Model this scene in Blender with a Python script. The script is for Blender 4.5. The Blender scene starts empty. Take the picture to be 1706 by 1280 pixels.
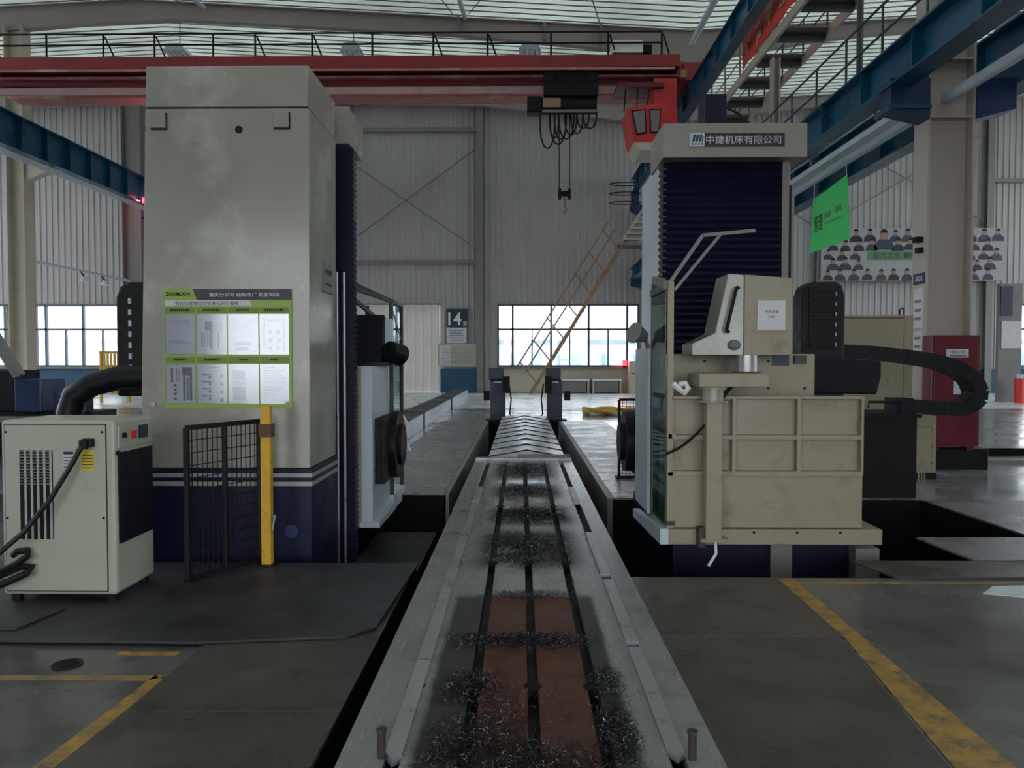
import bpy, bmesh, math, random
from mathutils import Vector, Matrix
random.seed(7)
C = bpy.context.scene.collection
S = bpy.context.scene
# ------------------------------------------------------------------ camera
cam = bpy.data.objects.new('camera', bpy.data.cameras.new('camera'))
C.objects.link(cam)
cam.location = (0, 0, 1.6)
cam.rotation_euler = (math.radians(90 - 1.70), 0, math.radians(0.671))
cam.data.sensor_width = 36.0
cam.data.lens = 27.01
cam.data.clip_end = 400
S.camera = cam
# ------------------------------------------------------------------ world, lamps of the hall, exposure
w = bpy.data.worlds.new('overcast_sky'); S.world = w; w.use_nodes = True
bg = w.node_tree.nodes['Background']
bg.inputs[0].default_value = (0.90, 0.95, 1.0, 1)
bg.inputs[1].default_value = 1.3
S.view_settings.view_transform = 'Standard'
S.view_settings.look = 'None'
S.view_settings.exposure = 1.75
S.view_settings.gamma = 1.0
S.view_settings.use_curve_mapping = False
S.cycles.use_denoising = True
S.cycles.max_bounces = 8
S.cycles.diffuse_bounces = 5
S.cycles.transparent_max_bounces = 16
S.cycles.caustics_reflective = False
S.cycles.caustics_refractive = False

# ------------------------------------------------------------------ helpers
def c8(r, g, b):
    def f(v):
        v /= 255.0
        return v / 12.92 if v <= 0.04045 else ((v + 0.055) / 1.055) ** 2.4
    return (f(r), f(g), f(b), 1)
def mixnode(nt, fac, a, b):
    n = nt.nodes.new('ShaderNodeMix'); n.data_type = 'RGBA'
    for sock, v in ((n.inputs[0], fac), (n.inputs[6], a), (n.inputs[7], b)):
        if hasattr(v, 'is_linked'): nt.links.new(v, sock)
        else: sock.default_value = v
    return n.outputs[2]
def ramp(nt, src, lo, hi, vlo=0.0, vhi=1.0):
    n = nt.nodes.new('ShaderNodeMapRange')
    n.inputs[1].default_value = lo; n.inputs[2].default_value = hi
    n.inputs[3].default_value = vlo; n.inputs[4].default_value = vhi
    nt.links.new(src, n.inputs[0]); return n.outputs[0]
def noise(nt, vec, scale, detail=4, rough=.6):
    n = nt.nodes.new('ShaderNodeTexNoise')
    n.inputs['Scale'].default_value = scale; n.inputs['Detail'].default_value = detail
    n.inputs['Roughness'].default_value = rough
    nt.links.new(vec, n.inputs['Vector']); return n.outputs[0]
def math2(nt, op, a, b):
    n = nt.nodes.new('ShaderNodeMath'); n.operation = op
    for k, v in enumerate((a, b)):
        if hasattr(v, 'is_linked'): nt.links.new(v, n.inputs[k])
        else: n.inputs[k].default_value = v
    return n.outputs[0]
MATS = {}
def mat(name, col, rough=.5, metal=0., var=.12, scale=2.5, dirt_or_glare=None, bump=0., bscale=60., stretch=(1, 1, 1), rvar=.12, spec=.5, world=True):
    """painted or bare surface: base colour varied by noise, optional dirt (colour, lo, hi, scale)"""
    m = bpy.data.materials.new(name); m.use_nodes = True; nt = m.node_tree
    b = nt.nodes['Principled BSDF']
    if world:
        co = nt.nodes.new('ShaderNodeNewGeometry').outputs['Position']
    else:
        co = nt.nodes.new('ShaderNodeTexCoord').outputs['Object']
    mp = nt.nodes.new('ShaderNodeMapping'); mp.inputs['Scale'].default_value = stretch
    nt.links.new(co, mp.inputs[0]); v = mp.outputs[0]
    n1 = noise(nt, v, scale)
    lo = tuple(max(0, x * (1 - var)) for x in col[:3]) + (1,)
    hi = tuple(min(1, x * (1 + var)) for x in col[:3]) + (1,)
    out = mixnode(nt, ramp(nt, n1, .3, .7), lo, hi)
    if dirt_or_glare:
        dcol, dlo, dhi, dsc = dirt_or_glare
        n2 = noise(nt, v, dsc, 6, .68)
        out = mixnode(nt, ramp(nt, n2, dlo, dhi), out, dcol)
    nt.links.new(out, b.inputs['Base Color'])
    r = ramp(nt, n1, .3, .7, max(.04, rough - rvar), min(1, rough + rvar))
    nt.links.new(r, b.inputs['Roughness'])
    b.inputs['Metallic'].default_value = metal
    b.inputs['Specular IOR Level'].default_value = spec
    if bump:
        bn = nt.nodes.new('ShaderNodeBump'); bn.inputs['Strength'].default_value = bump
        bn.inputs['Distance'].default_value = .01
        nt.links.new(noise(nt, v, bscale, 3), bn.inputs['Height'])
        nt.links.new(bn.outputs[0], b.inputs['Normal'])
    MATS[name] = m; return m
def emit(name, col, s):
    m = bpy.data.materials.new(name); m.use_nodes = True
    b = m.node_tree.nodes['Principled BSDF']
    b.inputs['Base Color'].default_value = col
    b.inputs['Emission Color'].default_value = col; b.inputs['Emission Strength'].default_value = s
    return m
def glass(name, tint, gloss=.08, rough=.02):
    m = bpy.data.materials.new(name); m.use_nodes = True; nt = m.node_tree
    nt.nodes.remove(nt.nodes['Principled BSDF'])
    t = nt.nodes.new('ShaderNodeBsdfTransparent'); t.inputs[0].default_value = tint
    g = nt.nodes.new('ShaderNodeBsdfGlossy'); g.inputs['Roughness'].default_value = rough
    mx = nt.nodes.new('ShaderNodeMixShader'); mx.inputs[0].default_value = gloss
    nt.links.new(t.outputs[0], mx.inputs[1]); nt.links.new(g.outputs[0], mx.inputs[2])
    nt.links.new(mx.outputs[0], nt.nodes['Material Output'].inputs[0])
    return m

def wl(o):
    v = Vector(o.location)
    while o.parent: o = o.parent; v += Vector(o.location)
    return v
class MB:
    def __init__(s): s.v = []; s.f = []
    def add(s, vs, fs):
        n = len(s.v); s.v += [tuple(p) for p in vs]; s.f += [tuple(i + n for i in q) for q in fs]; return s
    def box(s, x0, x1, y0, y1, z0, z1):
        return s.add([(x0,y0,z0),(x1,y0,z0),(x1,y1,z0),(x0,y1,z0),(x0,y0,z1),(x1,y0,z1),(x1,y1,z1),(x0,y1,z1)],
                     [(0,3,2,1),(4,5,6,7),(0,1,5,4),(1,2,6,5),(2,3,7,6),(3,0,4,7)])
    def prism(s, prof, axis, a, b):
        n = len(prof)
        def P(p, t):
            return {'x': (t, p[0], p[1]), 'y': (p[0], t, p[1]), 'z': (p[0], p[1], t)}[axis]
        vs = [P(p, a) for p in prof] + [P(p, b) for p in prof]
        fs = [tuple(range(n)), tuple(range(2 * n - 1, n - 1, -1))] + [(i, (i + 1) % n, n + (i + 1) % n, n + i) for i in range(n)]
        return s.add(vs, fs)
    def cyl(s, p0, p1, r, n=12, r2=None):
        return s.tube([p0, p1], r, n, r2)
    def tube(s, pts, r, n=8, r2=None):
        pts = [Vector(p) for p in pts]; k = len(pts); vs = []; fs = []; up = None
        for i, p in enumerate(pts):
            d = (pts[min(i + 1, k - 1)] - pts[max(i - 1, 0)]).normalized()
            if up is None:
                up = Vector((0, 0, 1)) if abs(d.z) < .9 else Vector((0, 1, 0))
            a = d.cross(up)
            if a.length < 1e-4: a = d.orthogonal()
            a.normalize(); b = a.cross(d).normalized(); up = b
            rr = r if r2 is None else r + (r2 - r) * i / (k - 1)
            vs += [p + a * (rr * math.cos(2 * math.pi * j / n)) + b * (rr * math.sin(2 * math.pi * j / n)) for j in range(n)]
        for i in range(k - 1):
            fs += [(i * n + j, i * n + (j + 1) % n, (i + 1) * n + (j + 1) % n, (i + 1) * n + j) for j in range(n)]
        fs += [tuple(range(n - 1, -1, -1)), tuple(range((k - 1) * n, k * n))]
        return s.add(vs, fs)
    def bar(s, p0, p1, w, h=None):
        """square bar between two points"""
        h = h or w; p0 = Vector(p0); p1 = Vector(p1); d = (p1 - p0).normalized()
        up = Vector((0, 0, 1)) if abs(d.z) < .95 else Vector((0, 1, 0))
        a = d.cross(up).normalized() * (w / 2); b = a.cross(d).normalized() * (h / 2)
        vs = []
        for p in (p0, p1): vs += [p - a - b, p + a - b, p + a + b, p - a + b]
        return s.add(vs, [(0,1,2,3),(7,6,5,4),(0,4,5,1),(1,5,6,2),(2,6,7,3),(3,7,4,0)])
    def sphere(s, c, rx, ry=None, rz=None, n=10, m=7):
        ry = ry or rx; rz = rz or rx; vs = [(c[0], c[1], c[2] - rz)]
        for i in range(1, m):
            t = math.pi * i / m
            vs += [(c[0] + rx * math.sin(t) * math.cos(2 * math.pi * j / n), c[1] + ry * math.sin(t) * math.sin(2 * math.pi * j / n), c[2] - rz * math.cos(t)) for j in range(n)]
        vs.append((c[0], c[1], c[2] + rz)); L = len(vs) - 1
        fs = [(0, 1 + (j + 1) % n, 1 + j) for j in range(n)]
        for i in range(m - 2):
            for j in range(n):
                fs.append((1 + i * n + j, 1 + i * n + (j + 1) % n, 1 + (i + 1) * n + (j + 1) % n, 1 + (i + 1) * n + j))
        fs += [(L, 1 + (m - 2) * n + j, 1 + (m - 2) * n + (j + 1) % n) for j in range(n)]
        return s.add(vs, fs)
    def build(s, name, m, parent=None, bevel=0, smooth=False, recalc=True):
        off = wl(parent) if parent else None
        if off is None:
            xs = [p[0] for p in s.v]; ys = [p[1] for p in s.v]; zs = [p[2] for p in s.v]
            off = Vector(((min(xs) + max(xs)) / 2, (min(ys) + max(ys)) / 2, min(zs)))
        me = bpy.data.meshes.new(name)
        me.from_pydata([(p[0] - off.x, p[1] - off.y, p[2] - off.z) for p in s.v], [], s.f)
        if recalc:
            bm = bmesh.new(); bm.from_mesh(me); bmesh.ops.recalc_face_normals(bm, faces=bm.faces); bm.to_mesh(me); bm.free()
        me.materials.append(m if not isinstance(m, str) else MATS[m])
        if smooth:
            for p in me.polygons: p.use_smooth = True
            try: me.set_sharp_from_angle(angle=math.radians(40))
            except Exception: pass
        o = bpy.data.objects.new(name, me); C.objects.link(o)
        if parent: o.parent = parent
        else: o.location = off
        if bevel:
            b = o.modifiers.new('bevel', 'BEVEL'); b.width = bevel; b.segments = 2; b.limit_method = 'ANGLE'
        return o
def box(name, m, parent, *a, bevel=0): return MB().box(*a).build(name, m, parent, bevel)
def tag(o, label, cat, group=None):
    o['label'] = label; o['category'] = cat
    if group: o['group'] = group
    return o
def struct(o): o['kind'] = 'structure'; return o
def thing(name, label, cat, loc, group=None):
    o = bpy.data.objects.new(name, None); C.objects.link(o); o.location = loc
    o.empty_display_size = .1
    return tag(o, label, cat, group)
def text(s, width, center, m, parent, name='lettering', height=None, rot=(math.pi / 2, 0, 0), thick=.001, shear=0, bold=0):
    """flat lettering: centre in world, fitted to width (and height)"""
    cu = bpy.data.curves.new(name, 'FONT'); cu.body = s; cu.align_x = 'CENTER'; cu.align_y = 'CENTER'; cu.shear = shear; cu.offset = bold
    cu.resolution_u = 2
    t = bpy.data.objects.new(name, cu); C.objects.link(t)
    me = bpy.data.meshes.new_from_object(t.evaluated_get(bpy.context.evaluated_depsgraph_get()))
    bpy.data.objects.remove(t)
    xs = [v.co.x for v in me.vertices]; ys = [v.co.y for v in me.vertices]
    w0 = max(xs) - min(xs); h0 = max(ys) - min(ys); k = width / w0; ky = k if height is None else height / h0
    cx = (max(xs) + min(xs)) / 2; cy = (max(ys) + min(ys)) / 2
    R = Matrix.Rotation(rot[2], 3, 'Z') @ Matrix.Rotation(rot[1], 3, 'Y') @ Matrix.Rotation(rot[0], 3, 'X')
    off = wl(parent)
    for v in me.vertices:
        v.co = R @ Vector(((v.co.x - cx) * k, (v.co.y - cy) * ky, 0)) + Vector(center) - off
    me.materials.clear(); me.materials.append(m if not isinstance(m, str) else MATS[m])
    o = bpy.data.objects.new(name, me); C.objects.link(o); o.parent = parent
    return o

# ------------------------------------------------------------------ materials
GRIME = c8(52, 46, 40)
mat('concrete', c8(82, 80, 79), .22, 0, .3, .9, (c8(44, 42, 41), .48, .75, 1.7), .02, 40, rvar=.14, spec=.7)
mat('concrete_rear', c8(128, 128, 131), .2, 0, .22, .7, (c8(70, 69, 70), .5, .8, 1.2), .02, 40, rvar=.12, spec=.7)  # paler copy of concrete; grazing floor reflections are put into the colour
mat('slab', c8(122, 119, 122), .3, .1, .2, 1.5, (c8(72, 70, 72), .52, .8, 2.2), .15, 130, rvar=.12)
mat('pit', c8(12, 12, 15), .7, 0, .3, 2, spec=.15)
mat('wall', c8(170, 166, 166), .5, 0, .06, .6, (c8(148, 144, 140), .55, .9, .5), stretch=(1, 1, .35))
mat('doorsheet', c8(226, 218, 214), .5, 0, .08, 1)
mat('cream', c8(186, 180, 162), .5, 0, .08, 1.2, (c8(112, 98, 80), .6, .95, 2.3))
mat('column_paint', c8(168, 158, 150), .5, 0, .08, 1.0, (c8(112, 100, 90), .6, .95, 1.6), stretch=(1, 1, .3))
mat('steelgrey', c8(120, 118, 116), .5, 0, .1, 1.5)
mat('rafter_paint', c8(150, 142, 138), .55, 0, .1, .6)
mat('blue', c8(14, 74, 104), .34, 0, .15, .8, (c8(60, 70, 66), .62, .9, 1.8))
mat('bluedark', c8(20, 44, 84), .45, 0, .15, 1)
mat('dado', c8(16, 72, 104), .5, 0, .1, 1)
mat('red', c8(138, 32, 38), .45, 0, .18, .5, (c8(90, 34, 40), .55, .85, 1.1))
mat('pinkred', c8(176, 106, 104), .5, 0, .2, .6, (c8(190, 170, 165), .5, .7, .8))
mat('palepink', c8(206, 164, 160), .5, 0, .15, .6, (c8(170, 120, 118), .5, .75, .8))  # crane red made paler; light on the girder bottom is put into the colour
mat('cabred', c8(205, 46, 52), .4, 0, .12, 1)
mat('black', c8(20, 20, 23), .5, 0, .3, 5, spec=.2)
mat('rubber', c8(18, 19, 21), .45, 0, .3, 8, bump=.15, bscale=120, spec=.25)
mat('ropeblack', c8(24, 22, 26), .6, spec=.2)
mat('navy', c8(16, 18, 42), .45, 0, .25, 3, (c8(28, 28, 36), .6, .9, 5), rvar=.1, spec=.22)
mat('mill', c8(150, 148, 137), .2, 0, .10, 1.1, (c8(182, 181, 172), .50, .72, 1.3), .05, 5, rvar=.08)  # paler noise patches put glare spots into the paint colour
mat('mill_warm', c8(146, 137, 116), .42, 0, .08, 2.0, (c8(98, 84, 66), .54, .86, 4.0), .03, 30)
mat('mill_grey', c8(142, 135, 126), .4, 0, .07, 2, (c8(104, 92, 80), .6, .95, 3))
mat('way_plate', c8(196, 198, 204), .32, .2, .1, 4, (c8(130, 128, 130), .58, .85, 6))
mat('postslate', c8(52, 58, 76), .45, 0, .15, 3)
mat('mill_base', c8(16, 18, 48), .45, 0, .2, 2, (c8(28, 28, 40), .55, .85, 6), spec=.25)
mat('stripe', c8(150, 152, 150), .4, 0, .1, 3)
mat('chiller', c8(166, 168, 152), .4, 0, .06, 2.5, (c8(128, 126, 108), .58, .95, 3.0))
mat('grille', c8(18, 18, 26), .55, 0, .2, 6, bump=.4, bscale=300, spec=.2)
mat('plate', c8(80, 73, 69), .34, .35, .25, 1.6, (c8(36, 34, 34), .5, .8, 2.5), .25, 130, rvar=.14)
mat('plate_dark', c8(56, 55, 59), .45, .25, .3, 1.2, (c8(28, 28, 31), .42, .7, 1.4), .5, 130, rvar=.14)
mat('steelbar', c8(160, 160, 162), .35, .55, .14, 5, (c8(90, 88, 86), .6, .9, 9))
mat('chrome', c8(200, 202, 205), .2, .9, .1, 4)
mat('yellow', c8(206, 158, 30), .5, 0, .15, 6, (c8(96, 70, 30), .58, .8, 9))
mat('white', c8(222, 222, 222), .5, 0, .05, 3)
mat('paper', c8(192, 192, 197), .35, 0, .05, 6)
mat('print', c8(38, 40, 46), .6, 0, .4, 30)
mat('printgrey', c8(108, 110, 116), .6, 0, .2, 30)
mat('boardgreen', c8(140, 166, 66), .4, 0, .08, 3)
mat('boarddark', c8(38, 38, 42), .4)
mat('bannergreen', c8(64, 196, 104), .6, 0, .06, 1.2)
mat('bannerred', c8(230, 78, 72), .6, 0, .1, 2)
mat('gold', c8(240, 200, 150), .5)
mat('darkred', c8(96, 18, 34), .4, 0, .15, 2)
mat('signnavy', c8(22, 44, 62), .45)
mat('plateblack', c8(34, 20, 26), .4)
mat('outwall', c8(236, 240, 244), .7, 0, .05, .4)
mat('outblue', c8(176, 202, 226), .6, 0, .1, .4)
mat('outdark', c8(150, 164, 172), .5, 0, .1, .6)
mat('asphalt', c8(176, 176, 174), .8, 0, .1, .3)
mat('winframe', c8(78, 90, 100), .4, .2)
mat('ladder_rust', c8(150, 116, 92), .55, 0, .2, 3)
mat('lightgrey', c8(186, 196, 206), .4, 0, .08, 2, (c8(120, 126, 132), .6, .9, 5))
mat('darkgreen', c8(40, 52, 50), .45, 0, .2, 3)
mat('portrait_bg', c8(158, 156, 160), .6, 0, .05, 1)
mat('skin', c8(150, 120, 106), .6, 0, .15, 2)
mat('suit', c8(38, 38, 46), .6, 0, .3, 1)
mat('suitblue', c8(46, 56, 78), .6, 0, .3, 1)
mat('postergreen', c8(84, 128, 96), .6, 0, .15, 1)
mat('labelyellow', c8(196, 178, 40), .5, 0, .15, 20)
mat('rust', c8(96, 62, 44), .7, 0, .25, 8)
mat('stud', c8(58, 54, 50), .5, .3, .2, 20)
mat('grate', c8(150, 146, 140), .5, .2, .1, 2)
mat('aisle', c8(206, 212, 214), .3, 0, .06, .5, (c8(160, 164, 164), .5, .8, .8))
mat('slingyellow', c8(200, 160, 60), .7, 0, .2, 8)
mat('puddle', c8(206, 214, 216), .06, 0, .05, 2, rvar=.02, spec=.8)  # bright reflection of the puddle is put into its white colour
M_GLASS = glass('window_glass', (.95, .98, 1, 1), .07)
M_GREEN_GLASS = glass('cab_glass', (.55, .72, .70, 1), .22)
M_POCKET = glass('clear_pocket', (.93, .95, .98, 1), .14, .12)
# worn floor paint
def worn(name, col, under, lo, hi, sc):
    return mat(name, col, .5, 0, .18, 5, (under, lo, hi, sc), .1, 60)
worn('paint_yellow', c8(158, 120, 50), c8(78, 70, 60), .44, .66, 9)
worn('paint_faded', c8(140, 112, 62), c8(90, 84, 74), .42, .7, 7)
# roof: all sheets made translucent, added to let sky light into the hall
def roofmat():
    m = bpy.data.materials.new('roof_sheet'); m.use_nodes = True; nt = m.node_tree
    nt.nodes.remove(nt.nodes['Principled BSDF'])
    d = nt.nodes.new('ShaderNodeBsdfDiffuse'); d.inputs[0].default_value = c8(214, 222, 214)
    t = nt.nodes.new('ShaderNodeBsdfTranslucent')
    geo = nt.nodes.new('ShaderNodeNewGeometry').outputs['Position']
    t.inputs[0].default_value = (.55, .61, .56, 1)
    n = noise(nt, geo, .22, 3)
    mx = nt.nodes.new('ShaderNodeMixShader')
    nt.links.new(ramp(nt, n, .35, .65, .11, .19), mx.inputs[0])
    nt.links.new(d.outputs[0], mx.inputs[1]); nt.links.new(t.outputs[0], mx.inputs[2])
    nt.links.new(mx.outputs[0], nt.nodes['Material Output'].inputs[0])
    return m
M_ROOF = roofmat()

# ------------------------------------------------------------------ table surface with rust and oil
def tablemat():
    m = bpy.data.materials.new('table_steel'); m.use_nodes = True; nt = m.node_tree
    b = nt.nodes['Principled BSDF']
    pos = nt.nodes.new('ShaderNodeNewGeometry').outputs['Position']
    sx = nt.nodes.new('ShaderNodeSeparateXYZ'); nt.links.new(pos, sx.inputs[0])
    wob = noise(nt, pos, 7, 5, .7)
    def wobbled(o, amt): return math2(nt, 'ADD', o, math2(nt, 'MULTIPLY', math2(nt, 'SUBTRACT', wob, .5), amt))
    X = wobbled(sx.outputs[0], .05); Y = wobbled(sx.outputs[1], .10)
    def rect(x0, x1, y0, y1, e=.02, ey=.06):
        r = math2(nt, 'MULTIPLY', ramp(nt, X, x0 - e, x0 + e), ramp(nt, X, x1 + e, x1 - e))
        return math2(nt, 'MULTIPLY', r, math2(nt, 'MULTIPLY', ramp(nt, Y, y0 - ey, y0 + ey), ramp(nt, Y, y1 + ey, y1 - ey)))
    fine = noise(nt, pos, 38, 5, .75); mid = noise(nt, pos, 3.2, 6, .7)
    st = nt.nodes.new('ShaderNodeMapping'); st.inputs['Scale'].default_value = (40, 1.5, 1); nt.links.new(pos, st.inputs[0])
    brushed = noise(nt, st.outputs[0], 3, 4, .6)
    base = mixnode(nt, ramp(nt, brushed, .3, .7), c8(138, 137, 138), c8(146, 146, 147))
    base = mixnode(nt, ramp(nt, mid, .5, .8), base, c8(96, 92, 88))
    oil = rect(-.42, .46, 2.2, 4.95)
    for r in ((-.36, .46, 5.55, 6.9), (-.30, .50, 7.1, 8.0), (-.34, .45, 8.5, 9.4), (-.38, .44, 9.9, 11.5)):
        oil = math2(nt, 'MAXIMUM', oil, math2(nt, 'MULTIPLY', rect(*r, e=.09, ey=.25), ramp(nt, mid, .30, .46)))
    base = mixnode(nt, math2(nt, 'MULTIPLY', oil, .9), base, c8(36, 31, 32))
    rustc = mixnode(nt, ramp(nt, wob, .35, .65), c8(64, 34, 28), c8(92, 56, 42))
    rust = rect(-.215, .335, 2.2, 4.93, .006, .02)
    rust = math2(nt, 'MAXIMUM', rust, math2(nt, 'MULTIPLY', rect(-.2, .34, 8.05, 8.9, .03, .1), ramp(nt, mid, .3, .6, 0, .8)))
    base = mixnode(nt, math2(nt, 'MULTIPLY', rust, ramp(nt, mid, .2, .55, .55, 1.0)), base, rustc)
    base = mixnode(nt, ramp(nt, fine, .62, .8), base, c8(38, 36, 38))
    nt.links.new(base, b.inputs['Base Color'])
    dirty = math2(nt, 'MAXIMUM', oil, rust)
    nt.links.new(ramp(nt, dirty, 0, 1, .3, .0), b.inputs['Metallic'])
    nt.links.new(math2(nt, 'ADD', ramp(nt, brushed, .3, .7, .22, .28), math2(nt, 'MULTIPLY', dirty, .3)), b.inputs['Roughness'])
    bn = nt.nodes.new('ShaderNodeBump'); bn.inputs['Strength'].default_value = .05; bn.inputs['Distance'].default_value = .004
    nt.links.new(ramp(nt, dirty, 0, 1, .5, .2), b.inputs['Specular IOR Level'])
    nt.links.new(fine, bn.inputs['Height']); nt.links.new(bn.outputs[0], b.inputs['Normal'])
    return m
M_TABLE = tablemat()

# ================================================================== SETTING
ZR = lambda x: 15.75 + .05 * (x + 15) if x < -15 else (15.75 - .06 * (x + 15) if x < 6.5 else 14.46 + .05 * (x - 6.5))
g = MB()
for a in ((-34,-.9,9.13,39), (1.06,34,8.85,12.4), (1.06,7.2,12.4,14.2), (1.06,34,14.2,39), (-.9,1.06,20.4,39), (-34,-3.9,-8,9.13),
          (-3.9,-.82,-8,5.95), (.80,34,-8,5.65), (4.6,34,5.65,8.85), (7.2,34,12.4,14.2)):
    z1 = -.14 if a == (7.2,34,12.4,14.2) else 0
    g.box(*a, -1.3, z1)
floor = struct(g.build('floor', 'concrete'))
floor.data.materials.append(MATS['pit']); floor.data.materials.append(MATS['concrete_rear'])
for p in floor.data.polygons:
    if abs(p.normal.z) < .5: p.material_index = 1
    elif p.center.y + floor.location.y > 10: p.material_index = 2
box('aisle_coating', 'aisle', floor, -33.9, 33.9, 26.2, 38.8, 0, .004)
for yy in (24.9, 23.6): box('rail_groove', 'black', floor, -33.9, 33.9, yy, yy + .12, 0, .003)
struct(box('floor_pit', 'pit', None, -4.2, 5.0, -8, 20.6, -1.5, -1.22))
struct(box('floor_yard', 'asphalt', None, -150, 150, -90, 130, -1.7, -1.52))
# kerb edging along the table trench, the darker formed sides
e = MB().box(-.92, -.86, 9.13, 20.4, -1.2, .015); struct(e.build('trim_1', 'steelgrey'))
e = MB().box(1.0, 1.07, 8.85, 20.4, -1.2, .015); struct(e.build('trim_2', 'steelgrey'))
struct(box('trim_3', 'steelgrey', None, 7.2, 30, 12.05, 12.4, 0, .05))
# covering slabs beside the trench, laid with open joints
for x0, x1, ys in ((-2.1, -.93, (9.14, 11.9, 14.6, 17.4, 20.3)), (1.08, 2.2, (8.87, 10.9, 12.7, 15.2, 18.0, 20.3))):
    for a, b in zip(ys[:-1], ys[1:]):
        box('cover_slab', 'slab', floor, x0, x1, a + .012, b - .012, 0, .014)

def ribs(x0, x1, z0, z1, y, pitch=.3, d=.045, axis='x'):
    """corrugated sheet standing in x (or y) with vertical ribs"""
    pts = []; n = max(1, round((x1 - x0) / pitch)); p = (x1 - x0) / n
    for i in range(n):
        a = x0 + i * p
        pts += [(a, 0), (a + p * .62, 0), (a + p * .70, d), (a + p * .92, d)]
    pts.append((x1, 0)); m = MB()
    vs = []
    for zz in (z0, z1):
        for a, o in pts: vs.append((a, y - o, zz) if axis == 'x' else (y + o, a, zz))
    k = len(pts); m.add(vs, [(i, i + 1, k + i + 1, k + i) for i in range(k - 1)])
    return m
WZ0, WZ1 = 1.36, 4.45
WINS = [(-31.0, -26.1), (-24.72, -20.42), (-1.156, 5.92), (24.8, 31.0)]
DOOR = (-8.6, -4.12)
wb = MB()
edges = [-34] + [v for a in sorted(WINS + [DOOR]) for v in a] + [34]
opens = sorted(WINS + [DOOR])
def addm(m, k): m.add(k.v, k.f)
for i in range(0, len(edges), 2):
    addm(wb, ribs(edges[i], edges[i + 1], 0, 15.9, 39))
for a, b in opens:
    addm(wb, ribs(a, b, WZ1 if (a, b) != DOOR else 4.46, 15.9, 39))
    if (a, b) != DOOR: addm(wb, ribs(a, b, 0, WZ0, 39))
wall_back = struct(wb.build('wall_back', 'wall', recalc=False))
for side, x in (('left', -34), ('right', 34)):
    sw = MB()  # unseen side walls; window openings shaped for the daylight they let in
    sg = 1
    for a, b in ((-8, -2), (10, 12), (24, 26), (37, 39)):
        addm(sw, ribs(a, b, 0, 15.9, x, 1.0, .05, 'y'))
    for a, b in ((-2, 10), (12, 24), (26, 37)):
        addm(sw, ribs(a, b, 0, 1.3, x, 1.0, .05, 'y')); addm(sw, ribs(a, b, 4.8, 7.5, x, 1.0, .05, 'y')); addm(sw, ribs(a, b, 12.5, 15.9, x, 1.0, .05, 'y'))
    struct(sw.build('wall_' + side, 'wall', recalc=False))
wf = MB()  # unseen wall, added with an opening sized to hold back daylight on the machines
for a, b, z0, z1 in ((-34, -8, 0, 15.9), (8, 34, 0, 15.9), (-8, 8, 5.0, 15.9)): addm(wf, ribs(a, b, z0, z1, -8, 1.0, -.05))
struct(wf.build('wall_front', 'wall', recalc=False))
# ceiling: ribbed sheets running down the slope
rf = MB(); prof = []
y = -8.0
while y < 39:
    prof += [(y, 0), (y + .33, 0), (y + .35, -.05), (y + .42, -.05)]; y += .44
xs = (-34, -15, 6.5, 34); vs = []
for yy, dz in prof:
    for x in xs: vs.append((x, yy, ZR(x) + dz))
fs = []
for i in range(len(prof) - 1):
    for k in range(3): fs.append((i * 4 + k, i * 4 + k + 1, (i + 1) * 4 + k + 1, (i + 1) * 4 + k))
rf.add(vs, fs)
ceiling = struct(rf.build('ceiling', M_ROOF, recalc=False))
# the joints between roof sheets show as dark lines
jl = MB()
y = 12.0
while y < 38.6:
    for a, b in ((-33, -15), (-15, 6.5), (6.5, 33)):
        jl.add([(a, y + .35, ZR(a) - .052), (b, y + .35, ZR(b) - .052), (b, y + .42, ZR(b) - .052), (a, y + .42, ZR(a) - .052),
                (a, y + .35, ZR(a) - .075), (b, y + .35, ZR(b) - .075), (b, y + .42, ZR(b) - .075), (a, y + .42, ZR(a) - .075)],
               [(0,1,2,3),(7,6,5,4),(0,4,5,1),(1,5,6,2),(2,6,7,3),(3,7,4,0)])
    y += .44
jo = jl.build('sheet_rib', 'steelgrey', ceiling); jo['kind'] = 'stuff'

# windows
def window(n, x0, x1, mullions, lower):
    f = MB(); y0, y1 = 38.90, 39.06
    f.box(x0, x1, y0, y1, WZ0 - .07, WZ0 + .04).box(x0, x1, y0, y1, WZ1 - .06, WZ1 + .05)
    f.box(x0 - .05, x0 + .05, y0, y1, WZ0, WZ1).box(x1 - .05, x1 + .05, y0, y1, WZ0, WZ1)
    f.box(x0, x1, y0, y1, 3.16, 3.26)
    for x in mullions: f.box(x - .055, x + .055, y0, y1, WZ0, WZ1)
    for x in lower: f.box(x - .035, x + .035, y0, y1, WZ0, 3.16)
    o = struct(f.build('window_%d' % n, 'winframe'))
    xs = [x0] + sorted(mullions) + [x1]
    for a, b in zip(xs[:-1], xs[1:]):
        box('pane', M_GLASS, o, a + .06, b - .06, 38.97, 38.985, 3.26, WZ1 - .06)
        q = [a] + [l for l in lower if a < l < b] + [b]
        for c, d in zip(q[:-1], q[1:]): box('pane', M_GLASS, o, c + .05, d - .05, 38.97, 38.985, WZ0 + .04, 3.16)
    box('window_sill', 'steelgrey', o, x0 - .1, x1 + .1, 38.58, 38.92, WZ0 - .14, WZ0 - .07)
window(1, *WINS[2], (-.42, 1.52, 3.42, 5.36), (.56, 2.46, 4.4))
window(2, *WINS[1], (-24.2, -22.3), (-23.2, -21.3))
window(3, *WINS[0], (-26.3, -28.6), ())
window(4, *WINS[3], (26.9, 29.0), ())
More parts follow.
